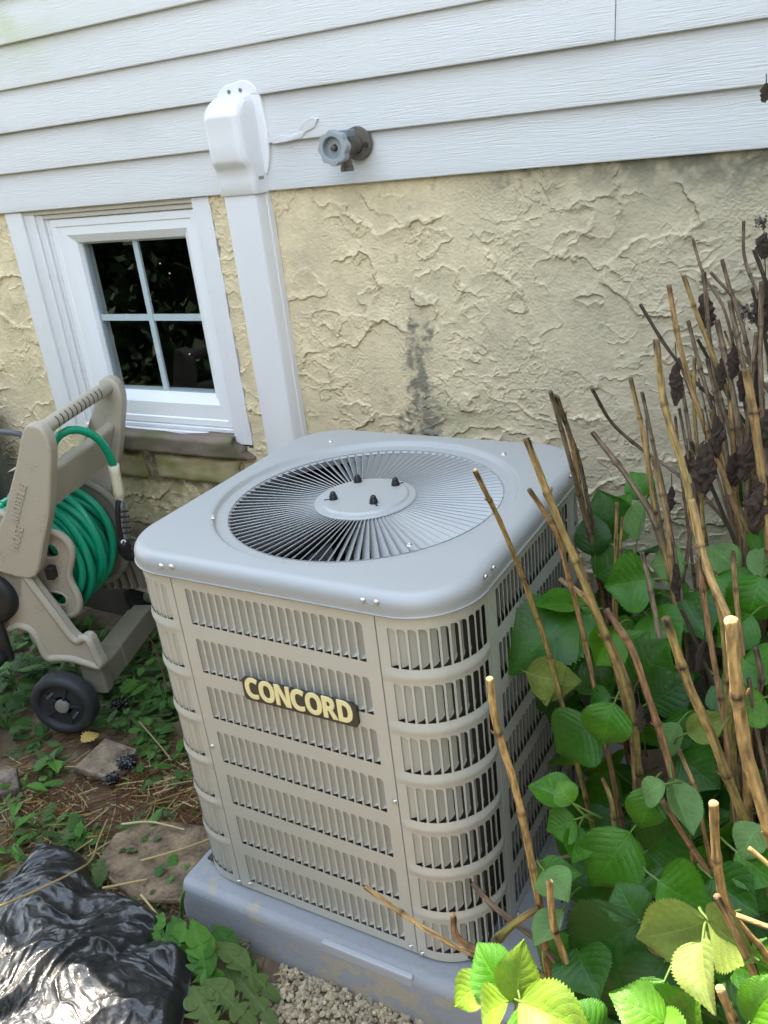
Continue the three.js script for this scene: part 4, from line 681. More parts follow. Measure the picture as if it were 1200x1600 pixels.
// ---------------------------------------------------------------- straw, weeds and litter on the ground
{
  const rnd = rng(21), G = [], strawC = [[0.48, 0.36, 0.16], [0.40, 0.27, 0.10], [0.24, 0.11, 0.05], [0.17, 0.08, 0.04], [0.58, 0.47, 0.25]];
  const zone = (n, u0, u1, v0, v1, lmin, lmax, dark) => {
    for (let i = 0; i < n; i++) {
      const P = at(lerp(u0, u1, rnd()), lerp(v0, v1, rnd()), 'y', 0.008), a = rnd() * 6.28, L = lerp(lmin, lmax, rnd() * rnd()), c = strawC[dark ? 2 + Math.floor(rnd() * 2) : Math.floor(rnd() * 5)], k = 0.8 + rnd() * 0.5;
      const d = V(Math.cos(a), (rnd() - 0.5) * 0.15, Math.sin(a)), b = V((rnd() - 0.5) * 0.2, (rnd()) * 0.05, (rnd() - 0.5) * 0.2), y0 = 0.004 + rnd() * 0.016;
      P.y = groundH(P.x, P.z) + y0 + 0.006;
      G.push(tube([P.clone().addScaledVector(d, -L / 2), P.clone().addScaledVector(b, L * 0.4), P.clone().addScaledVector(d, L / 2)], (t) => (dark ? 0.0011 : 0.0019) * (0.7 + 0.6 * k), { n: 4, seg: 4, flat: 0.5, col: () => c.map((q) => q * k) }));
    }
  };
  zone(420, 20, 330, 1130, 1300, 0.04, 0.2, true); zone(420, 0, 330, 1170, 1400, 0.03, 0.17, false); zone(200, 60, 330, 1260, 1440, 0.05, 0.18, true); zone(90, 240, 440, 1400, 1600, 0.02, 0.10, false); zone(160, 280, 345, 1230, 1390, 0.03, 0.13, true); zone(120, 0, 130, 1220, 1310, 0.06, 0.2, false); zone(140, 190, 330, 1190, 1250, 0.04, 0.14, false); zone(70, 170, 320, 1270, 1400, 0.05, 0.16, false); zone(60, 170, 320, 1270, 1400, 0.05, 0.16, true); zone(50, 150, 250, 1380, 1460, 0.03, 0.12, false);
  const o = part('straw_litter', G, mat([1, 1, 1], 0.8, { vertexColors: true }), scene); o.userData = { kind: 'stuff', label: 'loose straw, dry grass and pine needles scattered on the soil', category: 'straw' };
  // a few single stalks
  const sM = mat([0.46, 0.34, 0.14], 0.7), stalk = (pts, r, label, m = sM) => solo('dry_stalk', tube(pts.map(([u, v, y]) => at(u, v, 'y', y)), (t) => r * (1 - t * 0.3), { n: 7, rough: 0.15 }), m, label, 'stalk');
  stalk([[-10, 1420, 0.17], [60, 1390, 0.16], [120, 1360, 0.14], [142, 1345, 0.10], [155, 1310, 0.05], [168, 1280, 0.03]], 0.003, 'long bent tan stalk lying across the top of the black bag', mat([0.3, 0.22, 0.09], 0.7));
  stalk([[160, 1388, 0.02], [195, 1381, 0.025], [230, 1374, 0.02]], 0.0035, 'short thick straw at the lower left of the large brown stone', sM);
  stalk([[220, 1345, 0.02], [280, 1328, 0.03], [335, 1308, 0.04]], 0.003, 'long yellow straw reaching from the large brown stone to the pad corner', sM);
  stalk([[190, 1288, 0.02], [232, 1284, 0.022], [288, 1296, 0.02]], 0.003, 'pale straw along the upper edge of the large brown stone', mat([0.55, 0.45, 0.25], 0.7));
  stalk([[220, 1398, 0.02], [240, 1422, 0.025], [258, 1444, 0.02]], 0.0028, 'pale straw between black bag and pad corner', mat([0.55, 0.42, 0.2], 0.7));
  stalk([[230, 985, 0.06], [245, 1020, 0.05], [262, 1080, 0.03]], 0.003, 'reddish brown twig among the weeds beside the axle beam', mat([0.14, 0.06, 0.035], 0.8));
  stalk([[218, 1128, 0.03], [250, 1165, 0.03], [268, 1188, 0.02]], 0.003, 'thin pale twig leaning in the weeds left of the unit', mat([0.3, 0.22, 0.12], 0.8));
}
const weedMats = [leafMat([0.075, 0.205, 0.022], 0.3, 0.6), leafMat([0.13, 0.33, 0.03], 0.35, 0.6), leafMat([0.042, 0.13, 0.018], 0.25, 0.6), leafMat([0.16, 0.225, 0.06], 0.3, 0.7), leafMat([0.12, 0.26, 0.05], 0.35, 0.55)];
// leaf cut into lobes like mugwort: unit length along +y
function lobedGeo(seed, lobes = 7, wide = 0.6) {
  const rnd = rng(seed), L = [], one = (a, len, at0, w) => { const g = sheet(4, 6, (u, v) => { const s = u * 2 - 1, hw = w * Math.pow(Math.sin(Math.PI * Math.pow(clamp(v * 0.95 + 0.05), 0.7)), 0.8) * (1 + (Math.abs(s) > 0.9 ? (Math.sin(v * 22) * 0.4) : 0)); return V(s * hw, v * len, 0.12 * Math.abs(s) * hw - 0.18 * v * v * len); }); return g.rotateZ(a).translate(0, at0, -0.12 * at0 * at0); };
  L.push(one(0, 0.5, 0.5, 0.07)); for (let i = 0; i < lobes; i++) { const t = 0.2 + i / lobes * 0.55, ln = wide * (1 - Math.abs(t - 0.38)) * 0.62; for (const s of [-1, 1]) L.push(one(s * (0.85 - t * 0.3 + (rnd() - 0.5) * 0.2), ln * (0.85 + rnd() * 0.3), t, 0.042 + rnd() * 0.02)); }
  L.push(sheet(2, 8, (u, v) => V((u - 0.5) * 0.05 * (1.2 - v), v * 0.9, -0.12 * v * v))); return merge(L);
}
const lobed = [lobedGeo(1), lobedGeo(2, 6, 0.75), lobedGeo(3, 8, 0.5)];
const smallLeaf = leafGeo(11, { nt: 12, curl: 0.5, serr: 0.08 }), narrowLeaf = leafGeo(12, { nt: 16, curl: 0.6, fold: 0.3, serr: 0.03 });
function weed(u, v, n, size, m, geos, label, { spread = 1, up = 0.5, seed = 1, wk = 1, y = 0, height = 0.04 } = {}, category = 'weed') {
  const P = at(u, v, 'y', y), rnd = rng(seed * 97 + 3), t = thing('weed', label, category, [P.x, groundH(P.x, P.z), P.z]); const st = [];
  for (let i = 0; i < n; i++) {
    const a = i * 2.4 + rnd() * 0.8, h = height * (0.3 + rnd()), r = size * spread * (0.15 + 0.55 * rnd()), A = V(Math.cos(a) * r * 0.6, h * (0.4 + rnd() * 0.6), Math.sin(a) * r * 0.6), d = V(Math.cos(a), up * (rnd() * 1.3 - 0.35), Math.sin(a)).normalize(), L = size * (0.55 + rnd() * 0.6);
    st.push(tube([V(0, 0, 0), V(A.x * 0.4, A.y * 0.9, A.z * 0.4), A], () => 0.0013, { n: 5, seg: 4 }));
    const o = part('leaf', geos[i % geos.length], m[Math.floor(rnd() * m.length)], t); setLeaf(o, A, A.clone().addScaledVector(d, L), L * wk, V((rnd() - 0.5) * 0.9, 1, (rnd() - 0.5) * 0.9));
  }
  part('stem', st, weedMats[1], t); return t;
}
{
  const [dk, md, vd, gy, br] = weedMats;
  weed(25, 1075, 26, 0.10, [dk, vd, md], lobed, 'dense dark green lobed weed left of the cart wheel', { seed: 1, height: 0.10 });
  weed(10, 1130, 16, 0.10, [vd, dk], lobed, 'dark weed with deeply cut leaves at the left edge below the cart wheel', { seed: 2, height: 0.06 });
  weed(60, 1150, 10, 0.07, [md, dk, br], lobed, 'bright green cut leaf seedling under the cart wheel', { seed: 3, height: 0.04 });
  weed(85, 1190, 7, 0.06, [md, br], [smallLeaf, lobed[1]], 'small seedling with pale leaves left of the angular stone', { seed: 4, height: 0.05, wk: 0.6 });
  weed(190, 1110, 20, 0.085, [md, br, dk], lobed, 'ferny green weed between the cart wheel and the unit', { seed: 5, height: 0.06, wk: 1.0 });
  weed(215, 1060, 18, 0.085, [md, dk, br], lobed, 'ferny weed growing against the axle beam', { seed: 6, height: 0.08 });
  weed(235, 1150, 22, 0.06, [dk, md], lobed, 'low feathery weed close to the left corner of the unit', { seed: 7, height: 0.05 });
  weed(262, 1100, 16, 0.07, [dk, md], lobed, 'dark ferny weed in the shade behind the left corner of the unit', { seed: 8, height: 0.08 });
  weed(225, 1215, 16, 0.05, [dk, gy], lobed, 'low grey green weed right of the angular stone', { seed: 9, height: 0.03, up: 0.2 });
  weed(290, 1220, 14, 0.05, [gy, dk], lobed, 'low bluish weed at the foot of the unit', { seed: 10, height: 0.03, up: 0.2 });
  weed(250, 1255, 14, 0.05, [gy, dk], lobed, 'flat grey green weed above the large brown stone', { seed: 11, height: 0.025, up: 0.15 });
  weed(35, 1240, 7, 0.075, [dk, md], [narrowLeaf, smallLeaf], 'weed with smooth oval leaves at the left photo edge', { seed: 12, height: 0.05, wk: 0.45 });
  weed(60, 1290, 16, 0.06, [md, gy, dk], lobed, 'cut leaf weed above the black bag', { seed: 13, height: 0.04 });
  weed(20, 1330, 9, 0.085, [md, dk], [narrowLeaf], 'weed with long narrow leaves beside the top of the black bag', { seed: 14, height: 0.07, wk: 0.3 });
  weed(130, 1300, 14, 0.055, [gy, gy, dk], [narrowLeaf, lobed[0]], 'wilted grey green weed between black bag and large stone', { seed: 15, height: 0.02, up: 0.1, wk: 0.5 });
  weed(165, 1195, 5, 0.045, [br, md], lobed, 'tiny ferny sprout growing over the angular stone', { seed: 16, height: 0.04 });
  weed(160, 1345, 6, 0.025, [md, br], [smallLeaf], 'tiny sprout with round leaves at the left of the large stone', { seed: 17, height: 0.03, wk: 0.6 });
  weed(245, 1175, 5, 0.03, [br], [smallLeaf], 'tiny pale sprout beside the unit', { seed: 18, height: 0.04, wk: 0.6 });
  const big = [lobedGeo(21, 6, 0.36), lobedGeo(22, 7, 0.4)];
  const w = thing('weed', 'large drooping weed with long jagged leaves between the black bag and the gravel', 'weed', at(285, 1440, 'y', 0.0).toArray());
  const W0 = w.position.clone(), ml = [dk, md, gy];
  const jag = sheet(6, 60, (u, v) => { const s = u * 2 - 1, lob = 0.28 + 0.72 * Math.pow(Math.abs(Math.sin(v * Math.PI * 6.5 + (s > 0 ? 0.5 : 0))), 0.7) + 0.12 * N3(v * 14, s, 3), w = 0.5 * Math.pow(Math.sin(Math.PI * Math.pow(clamp(v * 0.97 + 0.02), 0.85)), 0.8) * lob; return V(s * w, v - Math.abs(s) * w * 0.0 + 0.05 * Math.abs(s) * Math.sin(v * 30), 0.25 * Math.abs(s) * w - 0.35 * v * v + 0.03 * N3(s * 3, v * 6, 5)); });
  [[300, 1435, 0.10, 345, 1570, 0.03, 0.075, md], [290, 1440, 0.09, 262, 1500, 0.05, 0.06, md], [335, 1470, 0.07, 440, 1560, 0.015, 0.06, gy], [310, 1460, 0.08, 330, 1595, 0.02, 0.08, dk], [270, 1430, 0.08, 300, 1520, 0.05, 0.06, dk], [320, 1530, 0.05, 400, 1600, 0.012, 0.07, gy], [285, 1470, 0.06, 225, 1455, 0.03, 0.05, dk], [300, 1540, 0.04, 350, 1640, 0.01, 0.09, gy], [255, 1425, 0.05, 235, 1480, 0.03, 0.05, md], [330, 1445, 0.06, 405, 1515, 0.02, 0.05, dk], [350, 1500, 0.03, 430, 1600, 0.01, 0.06, gy]].forEach(([a, b, h, c, d, h2, wd, m]) => { const A = at(a, b, 'y', h).sub(W0), B = at(c, d, 'y', h2).sub(W0); setLeaf(part('leaf', jag, m, w), A, B, wd * 0.82, V(-0.1, 1, 0.2)); });
  part('stem', tube([V(0, 0, 0), V(0.01, 0.05, 0), V(0.03, 0.10, 0.0)], () => 0.004, { n: 7 }), md, w);
  // fallen leaf
  const A = at(128, 1160, 'y', 0.012), B = at(156, 1136, 'y', 0.02), fl = solo('fallen_leaf', leafGeo(41, { nt: 14, curl: 0.5, fold: 0.2, serr: 0.12 }), mat([0.42, 0.29, 0.08], 0.7), 'dry yellow leaf on the soil below the cart wheel', 'leaf'); setLeaf(fl, A, B, 0.045, V(0.2, 1, 0.3));
  // black plastic scraps
  const scrap = (u, v, r, seed, label) => { const P = at(u, v, 'y', 0.015); const g = new THREE.IcosahedronGeometry(r, 5), p = g.attributes.position; for (let i = 0; i < p.count; i++) { const q = V(p.getX(i), p.getY(i), p.getZ(i)), d = q.clone().normalize(), k = 0.7 + 0.9 * Math.abs(N3(d.x * 2.2 + seed, d.y * 2.2, d.z * 2.2)) + 0.25 * N3(d.x * 7, d.y * 7 + seed, d.z * 7); p.setXYZ(i, q.x * k, q.y * k * 0.5, q.z * k); } g.computeVertexNormals(); const o = solo('plastic_scrap', g, phys([0.012, 0.012, 0.014], 0.25), label, 'plastic scrap'); o.position.copy(P); };
  scrap(82, 1118, 0.035, 3, 'crumpled black plastic scrap beneath the cart wheel'); scrap(175, 1215, 0.02, 7, 'small black plastic scrap in front of the angular stone'); scrap(198, 1192, 0.028, 11, 'black plastic scrap on the right corner of the angular stone'); scrap(185, 1100, 0.03, 14, 'black plastic scrap in the weeds right of the cart wheel');
}
{
  // low green ground cover nobody could count
  const rnd = rng(61), M = new THREE.Matrix4(), L = [], tmp = new THREE.Object3D();
  const im0 = [];
  for (let i = 0; i < 5200; i++) {
    const u = lerp(-60, 345, rnd()), v = lerp(960, 1420, rnd()), P = at(u, v, 'y', 0.01); if (P.z < 0.08 || (P.x > -0.38 && P.z < 1.03) ) continue;
    const den = 0.75 * sm(0.0, 0.3, fbm(P.x * 6, P.z * 6, 91, 3)) + sm(0.62, 0.3, P.z) * 0.9; if (rnd() > den) continue; im0.push([P, rnd(), rnd(), rnd()]);
  }
  const grp = new THREE.Group(); grp.name = 'ground_cover'; grp.userData = { kind: 'stuff', label: 'low green weeds and cut leaf litter covering the soil', category: 'ground cover' }; scene.add(grp);
  [[lobed[0], weedMats[0]], [lobed[1], weedMats[3]], [lobed[2], weedMats[0]], [lobed[2], weedMats[1]]].forEach(([g, m], k) => { const S = im0.filter((_, i) => i % 4 === k), im = new THREE.InstancedMesh(g, m, S.length); im.name = 'foliage'; im.userData.kind = 'stuff'; im.castShadow = im.receiveShadow = true; S.forEach(([P, a, b, c], i) => { const s = 0.025 + 0.06 * b * b; tmp.position.set(P.x, groundH(P.x, P.z) + 0.004 + c * 0.02, P.z); tmp.rotation.set(-Math.PI / 2 + (c - 0.2) * 0.9, 0, 0); tmp.rotation.order = 'YXZ'; tmp.rotation.y = a * 6.28; tmp.scale.setScalar(s); tmp.updateMatrix(); im.setMatrixAt(i, tmp.matrix); }); grp.add(im); });
}
// ---------------------------------------------------------------- black bag
{
  const rnd = rng(9), px = [[70, 1320, 0.03], [128, 1338, 0.02], [150, 1385, 0.015], [205, 1405, 0.01], [262, 1440, 0.01], [245, 1480, 0.015], [268, 1478, 0.03], [300, 1490, 0.04], [298, 1530, 0.03], [285, 1600, 0.02], [260, 1700, 0.01], [100, 1800, 0.01], [-120, 1800, 0.01], [-220, 1600, 0.02], [-130, 1450, 0.02], [-20, 1400, 0.02], [15, 1370, 0.03]];
  const out = px.map(([u, v, y]) => at(u, v, 'y', y)), c = at(90, 1560, 'y', 0.1), cv = new THREE.CatmullRomCurve3(out, true, 'centripetal'), nA = 620, nR = 230, O = cv.getPoints(nA);
  const dirt = tex(1024, 1024, (u, v) => {
    const x = -1.3 + u * 1.6, z = 0.8 + v * 1.4; const n = fbm(x * 6, z * 6, 3, 5), f = fbm(x * 45, z * 45, 9, 4);
    const d = clamp(sm(0.3, 0.4, f) * 0.4);
    return [lerp(0.012, 0.21, d), lerp(0.012, 0.15, d), lerp(0.013, 0.112, d)];
  }, true);
  dirt.wrapS = dirt.wrapT = THREE.ClampToEdgeWrapping;
  const g = sheet(nA, nR, (u, v, i, j) => {
    const o = O[i % nA], r = 1 - v * 0.999; let x = lerp(c.x, o.x, r), z = lerp(c.z, o.z, r);
    const e = 1 - r; let h = 0.072 * Math.pow(sm(0, 0.85, e), 0.7) + 0.028 * sm(0, 0.12, e);
    const wx = x + 0.03 * fbm(x * 8, z * 8, 2, 3), wz = z + 0.03 * fbm(x * 8, z * 8, 12, 3);
    // folds run from lower left to upper right, gathered towards the knot on the right
    const ang = 0.45 + 0.5 * fbm(x * 2.2, z * 2.2, 40, 2), ca = Math.cos(ang), sa = Math.sin(ang);
    const a = wx * ca - wz * sa * 0.8, b = wx * sa + wz * ca;
    const fold = (q, s, f, p) => { const n = N3(q * 1.5 * (f / 9) + s, b * f + 0.6 * N3(q * 5, b * 4, s), s); return Math.pow(clamp(1 - Math.abs(n) * 2.6), p); };
    const m1 = 0.35 + 0.65 * sm(-0.2, 0.25, fbm(x * 4, z * 4, 55, 2));
    const crease = (q1, q2, f, s) => { const n = N3(q1 * f * 0.35 + s, q2 * f, s * 1.7) + 0.35 * N3(q1 * f * 0.8, q2 * f * 1.9 + s, s); return 1 - Math.abs(n) * 3.2; };
    const lc = (q, w, f, s, qf) => { const n = N3(q * f * qf + s, w * f + 0.5 * N3(q * 3 + s, w * 3, 2), s * 1.7); return 1 - Math.abs(n) * 3.0; };
    let k = 0.026 * fold(a, 4, 7, 1.0) * m1 + 0.015 * Math.max(-0.4, lc(a, b, 12, 7, 0.16)) + 0.009 * Math.max(-0.5, lc(a + 0.25 * b, b - 0.25 * a, 24, 9, 0.14)) + 0.004 * Math.max(-0.5, lc(a - 0.5 * b, b + 0.4 * a, 40, 13, 0.2)) * m1 + 0.0016 * Math.max(-0.5, crease(a, b, 75, 12));
    h += (k - 0.012) * sm(0, 0.1, e) + 0.03 * fbm(x * 5, z * 5, 22, 2) * sm(0, 0.3, e);
    return V(x, Math.max(groundH(x, z) + 0.002 + 0.004 * e, h + o.y * r), z);
  }, (u, v, p) => [(p.x + 1.3) / 1.6, (p.z - 0.8) / 1.4]);
  solo('plastic_bag', g, new THREE.MeshPhysicalMaterial({ color: C(1, 1, 1), map: dirt, roughness: 0.46, clearcoat: 0.5, clearcoatRoughness: 0.16, side: THREE.DoubleSide, bumpMap: (() => { const b = fineBump.clone(); b.repeat.set(3, 3); b.needsUpdate = true; return b; })(), bumpScale: 0.0008 }), 'crumpled black plastic bag with dusty folds in the lower left corner', 'plastic bag');
}

// ---------------------------------------------------------------- hydrangeas
const zTab = [[600, 0.1], [780, 0.24], [850, 0.34], [900, 0.42], [1000, 0.58], [1100, 0.70], [1200, 0.80], [1300, 0.90], [1450, 1.05], [1550, 1.16], [1650, 1.22]];
const zc = (v) => { for (let i = 1; i < zTab.length; i++) if (v <= zTab[i][0]) { const a = zTab[i - 1], b = zTab[i]; return lerp(a[1], b[1], clamp((v - a[0]) / (b[0] - a[0]))); } return 1.22; };
const clear = (u, v, z) => { let P = atZ(u, v, z); if (P.x < 0.385 && P.z < 0.99) { P = at(u, v, 'x', 0.385); if (P.z > 0.99) P = P; } return P; };
{
  const front = thing('hydrangea_shrub', 'green hydrangea with bare cut tan stems growing along the right side of the unit', 'shrub', [0.74, 0, 0.72]), FO = front.position.clone();
  const back = thing('dead_shrub', 'tall dry brown hydrangea stems with shrivelled leaves against the stucco at the right edge', 'shrub', [0.72, 0, 0.26]), BO = back.position.clone();
  const rnd = rng(404);
  const barkT = tex(64, 256, (u, v) => { const n = wrapN(u, v, 10, 4, 3) * 0.5 + wrapN(u, v, 24, 18, 6) * 0.5; return 0.5 + n; }); barkT.repeat.set(1, 8);
  const barkC = tex(64, 512, (u, v) => { const s = wrapN(u, v, 12, 4, 2), k = wrapN(u, v, 10, 16, 5), q = 0.95 + 0.4 * s - 0.22 * sm(0.2, 0.5, k); return [q, q * 0.97, q * 0.93]; }, true); barkC.repeat.set(1, 6);
  const bark = mat([1, 1, 1], 0.75, { map: barkC, vertexColors: true, bumpMap: barkT, bumpScale: 0.0008 });
  const PAL = { tan: [[0.40, 0.25, 0.105], [0.25, 0.155, 0.07]], pale: [[0.50, 0.32, 0.13], [0.40, 0.25, 0.09]], grey: [[0.24, 0.175, 0.115], [0.17, 0.12, 0.075]], green: [[0.38, 0.25, 0.09], [0.22, 0.20, 0.05]], dark: [[0.05, 0.035, 0.025], [0.15, 0.105, 0.065]], red: [[0.33, 0.18, 0.085], [0.30, 0.19, 0.085]] };
  function stem(parent, px, d, pal, zT, zB, { seed = 1, hook = true, toBase = true } = {}) {
    const O = parent.position, n = px.length, dist0 = [];
    const P = px.map(([u, v], i) => { const z = lerp(zT, zB, i / (n - 1)); return clear(u, v, z); });
    const r0 = d * 0.44 * depthOf(P[Math.floor(n / 2)]) / F;
    const L = P[n - 1].clone(), dir = P[n - 1].clone().sub(P[n - 2]).normalize();
    if (toBase) { const g = V(lerp(L.x + dir.x * 0.25, O.x, 0.45), 0, lerp(L.z, O.z, 0.45)); g.x = Math.max(g.x, 0.46); P.push(L.clone().addScaledVector(dir, Math.min(0.12, L.y * 0.4)).setY(Math.max(0.03, L.y - Math.min(0.12, L.y * 0.45)))); P.push(g); }
    const nodes = []; let s = 0.05 + rnd() * 0.05; while (s < 1.6) { nodes.push(s); s += 0.09 + rnd() * 0.11; }
    const [c0, c1] = PAL[pal], sd = seed * 3.7, curve = new THREE.CatmullRomCurve3(P.map((p) => p.clone().sub(O)), false, 'centripetal'), len = curve.getLength();
    const near = (l) => { let m = 1; for (const q of nodes) m = Math.min(m, Math.abs(l - q)); return m; };
    const geo = tube(P.map((p) => p.clone().sub(O)), (t, l) => r0 * (0.72 + 0.36 * t) * (1 + 0.2 * Math.exp(-Math.pow(near(l) / (r0 * 1.1), 2)) + 0.08 * N3(l * 35, sd)), {
      n: 12, seg: Math.round(len / 0.004), rough: 0.12, seed: sd,
      col: (t, l, a) => {
        const k = clamp(t * 1.3 + 0.25 * N3(l * 9, sd)), n = 1 + 0.8 * N3(l * 16, a * 1.2, sd) + 0.6 * N3(l * 70, a * 2.2, sd); let c = [0, 1, 2].map((i) => lerp(c0[i], c1[i], k) * n);
        const nd = Math.exp(-Math.pow(near(l) / 0.0035, 2)) * 0.7 + sm(0.16, 0.36, N3(l * 30, a * 1.1, sd + 9)) * 0.5 + (pal !== 'pale' ? 0.6 * sm(0.03, 0.01, l) : 0);
        const w = pal === 'red' ? sm(0.1, 0.4, N3(l * 16, a * 0.6, sd + 3)) * 0.45 : 0; c = [lerp(c[0], 0.20, w), lerp(c[1], 0.055, w), lerp(c[2], 0.03, w)];
        return [lerp(c[0], 0.045, nd), lerp(c[1], 0.028, nd), lerp(c[2], 0.018, nd)];
      },
    });
    // bud scars at the nodes
    const bits = [geo];
    for (const q of nodes) if (q < len - 0.02 && rnd() < 0.8) { const t = q / len, p = curve.getPointAt(t), T = curve.getTangentAt(t), a = rnd() * 6.28, nr = V(Math.cos(a), 0.2, Math.sin(a)); nr.addScaledVector(T, -nr.dot(T)).normalize(); const rr = r0 * (0.82 + 0.38 * t); const b = tube([p.clone().addScaledVector(nr, rr * 0.8), p.clone().addScaledVector(nr, rr * 1.35).addScaledVector(T, -rr * 0.5), p.clone().addScaledVector(nr, rr * 1.5).addScaledVector(T, -rr * 1.1)], (k) => rr * 0.34 * (1 - 0.6 * k), { n: 5, seg: 4, col: () => [c0[0] * 0.6, c0[1] * 0.55, c0[2] * 0.5] }); bits.push(b); }
    return part('stem', bits, bark, parent);
  }
  let sd = 1; const FS = (px, d, pal, zT, zB, o) => stem(front, px, d, pal, zT, zB, { seed: sd++, ...o }), BS = (px, d, pal, zT, zB, o) => stem(back, px, d, pal, zT, zB, { seed: sd++, ...o });
  FS([[742, 735], [790, 835], [833, 948]], 12, 'green', 1.02, 0.86);
  FS([[822, 685], [865, 795], [925, 940], [985, 1100], [997, 1200]], 17, 'green', 0.84, 0.82);
  FS([[827, 765], [850, 800], [872, 840], [888, 900]], 12, 'tan', 0.84, 0.78);
  FS([[872, 822], [900, 870], [926, 940]], 15, 'tan', 0.8, 0.8);
  FS([[875, 905], [918, 938], [945, 985], [985, 1085], [992, 1200]], 14, 'tan', 0.74, 0.82);
  FS([[947, 952], [985, 1010], [1010, 1080], [1042, 1180], [1062, 1260]], 16, 'red', 0.88, 0.9);
  FS([[765, 1060], [775, 1130], [805, 1230], [835, 1370], [850, 1455]], 17, 'pale', 1.10, 1.06);
  FS([[858, 1377], [866, 1450], [886, 1512], [882, 1545]], 16, 'pale', 1.14, 1.12);
  FS([[570, 1385], [640, 1435], [705, 1475], [800, 1520]], 13, 'pale', 1.12, 1.12);
  FS([[738, 1380], [770, 1415], [845, 1475]], 14, 'grey', 1.06, 1.06);
  FS([[708, 1430], [716, 1465], [770, 1500], [812, 1530]], 15, 'red', 1.16, 1.14);
  FS([[842, 1418], [808, 1440], [772, 1472]], 15, 'green', 1.08, 1.10, { toBase: false });
  FS([[770, 1478], [805, 1498], [850, 1530]], 16, 'tan', 1.10, 1.12);
  FS([[930, 1342], [985, 1402], [1000, 1425]], 12, 'tan', 0.97, 1.0);
  FS([[888, 1398], [930, 1430], [1000, 1465]], 13, 'tan', 1.0, 1.02);
  FS([[1142, 968], [1150, 1060], [1165, 1170], [1185, 1240], [1215, 1340]], 30, 'pale', 1.28, 1.24);
  FS([[1040, 965], [1080, 1080], [1108, 1140], [1135, 1210], [1165, 1285]], 21, 'green', 0.96, 0.95);
  FS([[1003, 862], [1022, 950], [1037, 1040], [1045, 1110]], 12, 'grey', 0.6, 0.68);
  FS([[1115, 1255], [1120, 1340], [1138, 1420], [1205, 1505]], 21, 'pale', 1.24, 1.2);
  FS([[1120, 1400], [1160, 1480], [1200, 1580]], 18, 'tan', 1.26, 1.24);
  FS([[1125, 1545], [1140, 1580], [1160, 1630]], 22, 'pale', 1.32, 1.28);
  FS([[1035, 1250], [1065, 1300], [1115, 1375]], 13, 'red', 1.0, 1.0);
  FS([[1025, 530], [1040, 640], [1070, 740], [1085, 820], [1110, 900], [1130, 970], [1140, 1120]], 17, 'green', 0.66, 0.82);
  FS([[1080, 780], [1105, 890], [1138, 970], [1150, 1060]], 19, 'pale', 0.74, 0.84);
  FS([[985, 590], [1005, 680], [1020, 780], [1036, 855]], 11, 'green', 0.42, 0.46);
  FS([[1003, 612], [1022, 700], [1040, 780], [1050, 840]], 9, 'grey', 0.4, 0.45);
  FS([[1020, 715], [1040, 800], [1048, 880]], 12, 'tan', 0.46, 0.5);
  FS([[925, 675], [980, 745], [1020, 810], [1036, 860]], 13, 'grey', 0.46, 0.46);
  FS([[860, 612], [880, 680], [912, 800], [935, 880]], 10, 'grey', 0.32, 0.36);
  FS([[870, 620], [893, 690], [905, 760], [925, 850]], 11, 'tan', 0.33, 0.36);
  FS([[866, 618], [905, 720], [920, 790], [938, 860]], 9, 'grey', 0.30, 0.36);
  FS([[964, 785], [962, 880]], 9, 'green', 0.5, 0.5); FS([[972, 808], [968, 885]], 7, 'tan', 0.5, 0.5);
  FS([[1145, 860], [1150, 930], [1158, 1000]], 12, 'tan', 0.6, 0.64); FS([[1180, 1010], [1190, 1060], [1180, 1100]], 14, 'grey', 0.72, 0.72);
  FS([[1063, 950], [1080, 985], [1098, 1030]], 10, 'dark', 0.7, 0.7); FS([[1170, 1060], [1180, 1130], [1195, 1200]], 11, 'grey', 0.8, 0.8); FS([[940, 1215], [955, 1250], [960, 1290]], 12, 'green', 0.84, 0.86);
  FS([[835, 1348], [880, 1340], [930, 1332]], 7, 'grey', 0.98, 0.94, { toBase: false });
  FS([[1090, 870], [1110, 1000], [1130, 1120], [1140, 1200]], 13, 'red', 0.82, 0.86); FS([[1060, 1170], [1085, 1230], [1100, 1300]], 11, 'tan', 0.9, 0.92); FS([[985, 1180], [1000, 1260], [1010, 1330]], 9, 'grey', 0.8, 0.85); FS([[1170, 1325], [1200, 1350], [1215, 1365]], 12, 'pale', 1.1, 1.1); FS([[1150, 1430], [1190, 1445], [1215, 1455]], 14, 'pale', 1.22, 1.22);
  // the dead tall stand by the wall
  BS([[1000, 475], [1040, 540], [1080, 590], [1150, 660], [1190, 730]], 8, 'dark', 0.22, 0.25);
  BS([[1045, 445], [1060, 530], [1085, 620], [1110, 690], [1150, 790], [1185, 860]], 12, 'tan', 0.36, 0.36);
  BS([[1082, 373], [1100, 430], [1130, 480], [1150, 560], [1165, 640]], 7, 'grey', 0.2, 0.22);
  BS([[1068, 430], [1085, 480], [1120, 570], [1165, 690], [1180, 800]], 11, 'green', 0.28, 0.3);
  BS([[1100, 425], [1108, 520], [1120, 600], [1160, 740]], 10, 'grey', 0.26, 0.28);
  BS([[1128, 405], [1140, 450], [1160, 510], [1178, 600], [1190, 720]], 10, 'grey', 0.3, 0.3);
  BS([[1162, 345], [1163, 400], [1180, 450], [1205, 510]], 8, 'grey', 0.24, 0.26);
  BS([[1178, 390], [1196, 440], [1212, 500]], 10, 'dark', 0.3, 0.3);
  BS([[1110, 425], [1160, 480], [1210, 540]], 8, 'grey', 0.2, 0.2);
  BS([[1090, 530], [1112, 570], [1150, 640], [1210, 720]], 8, 'dark', 0.24, 0.24);
  BS([[1165, 575], [1178, 650], [1190, 740], [1205, 880]], 20, 'tan', 0.42, 0.42);
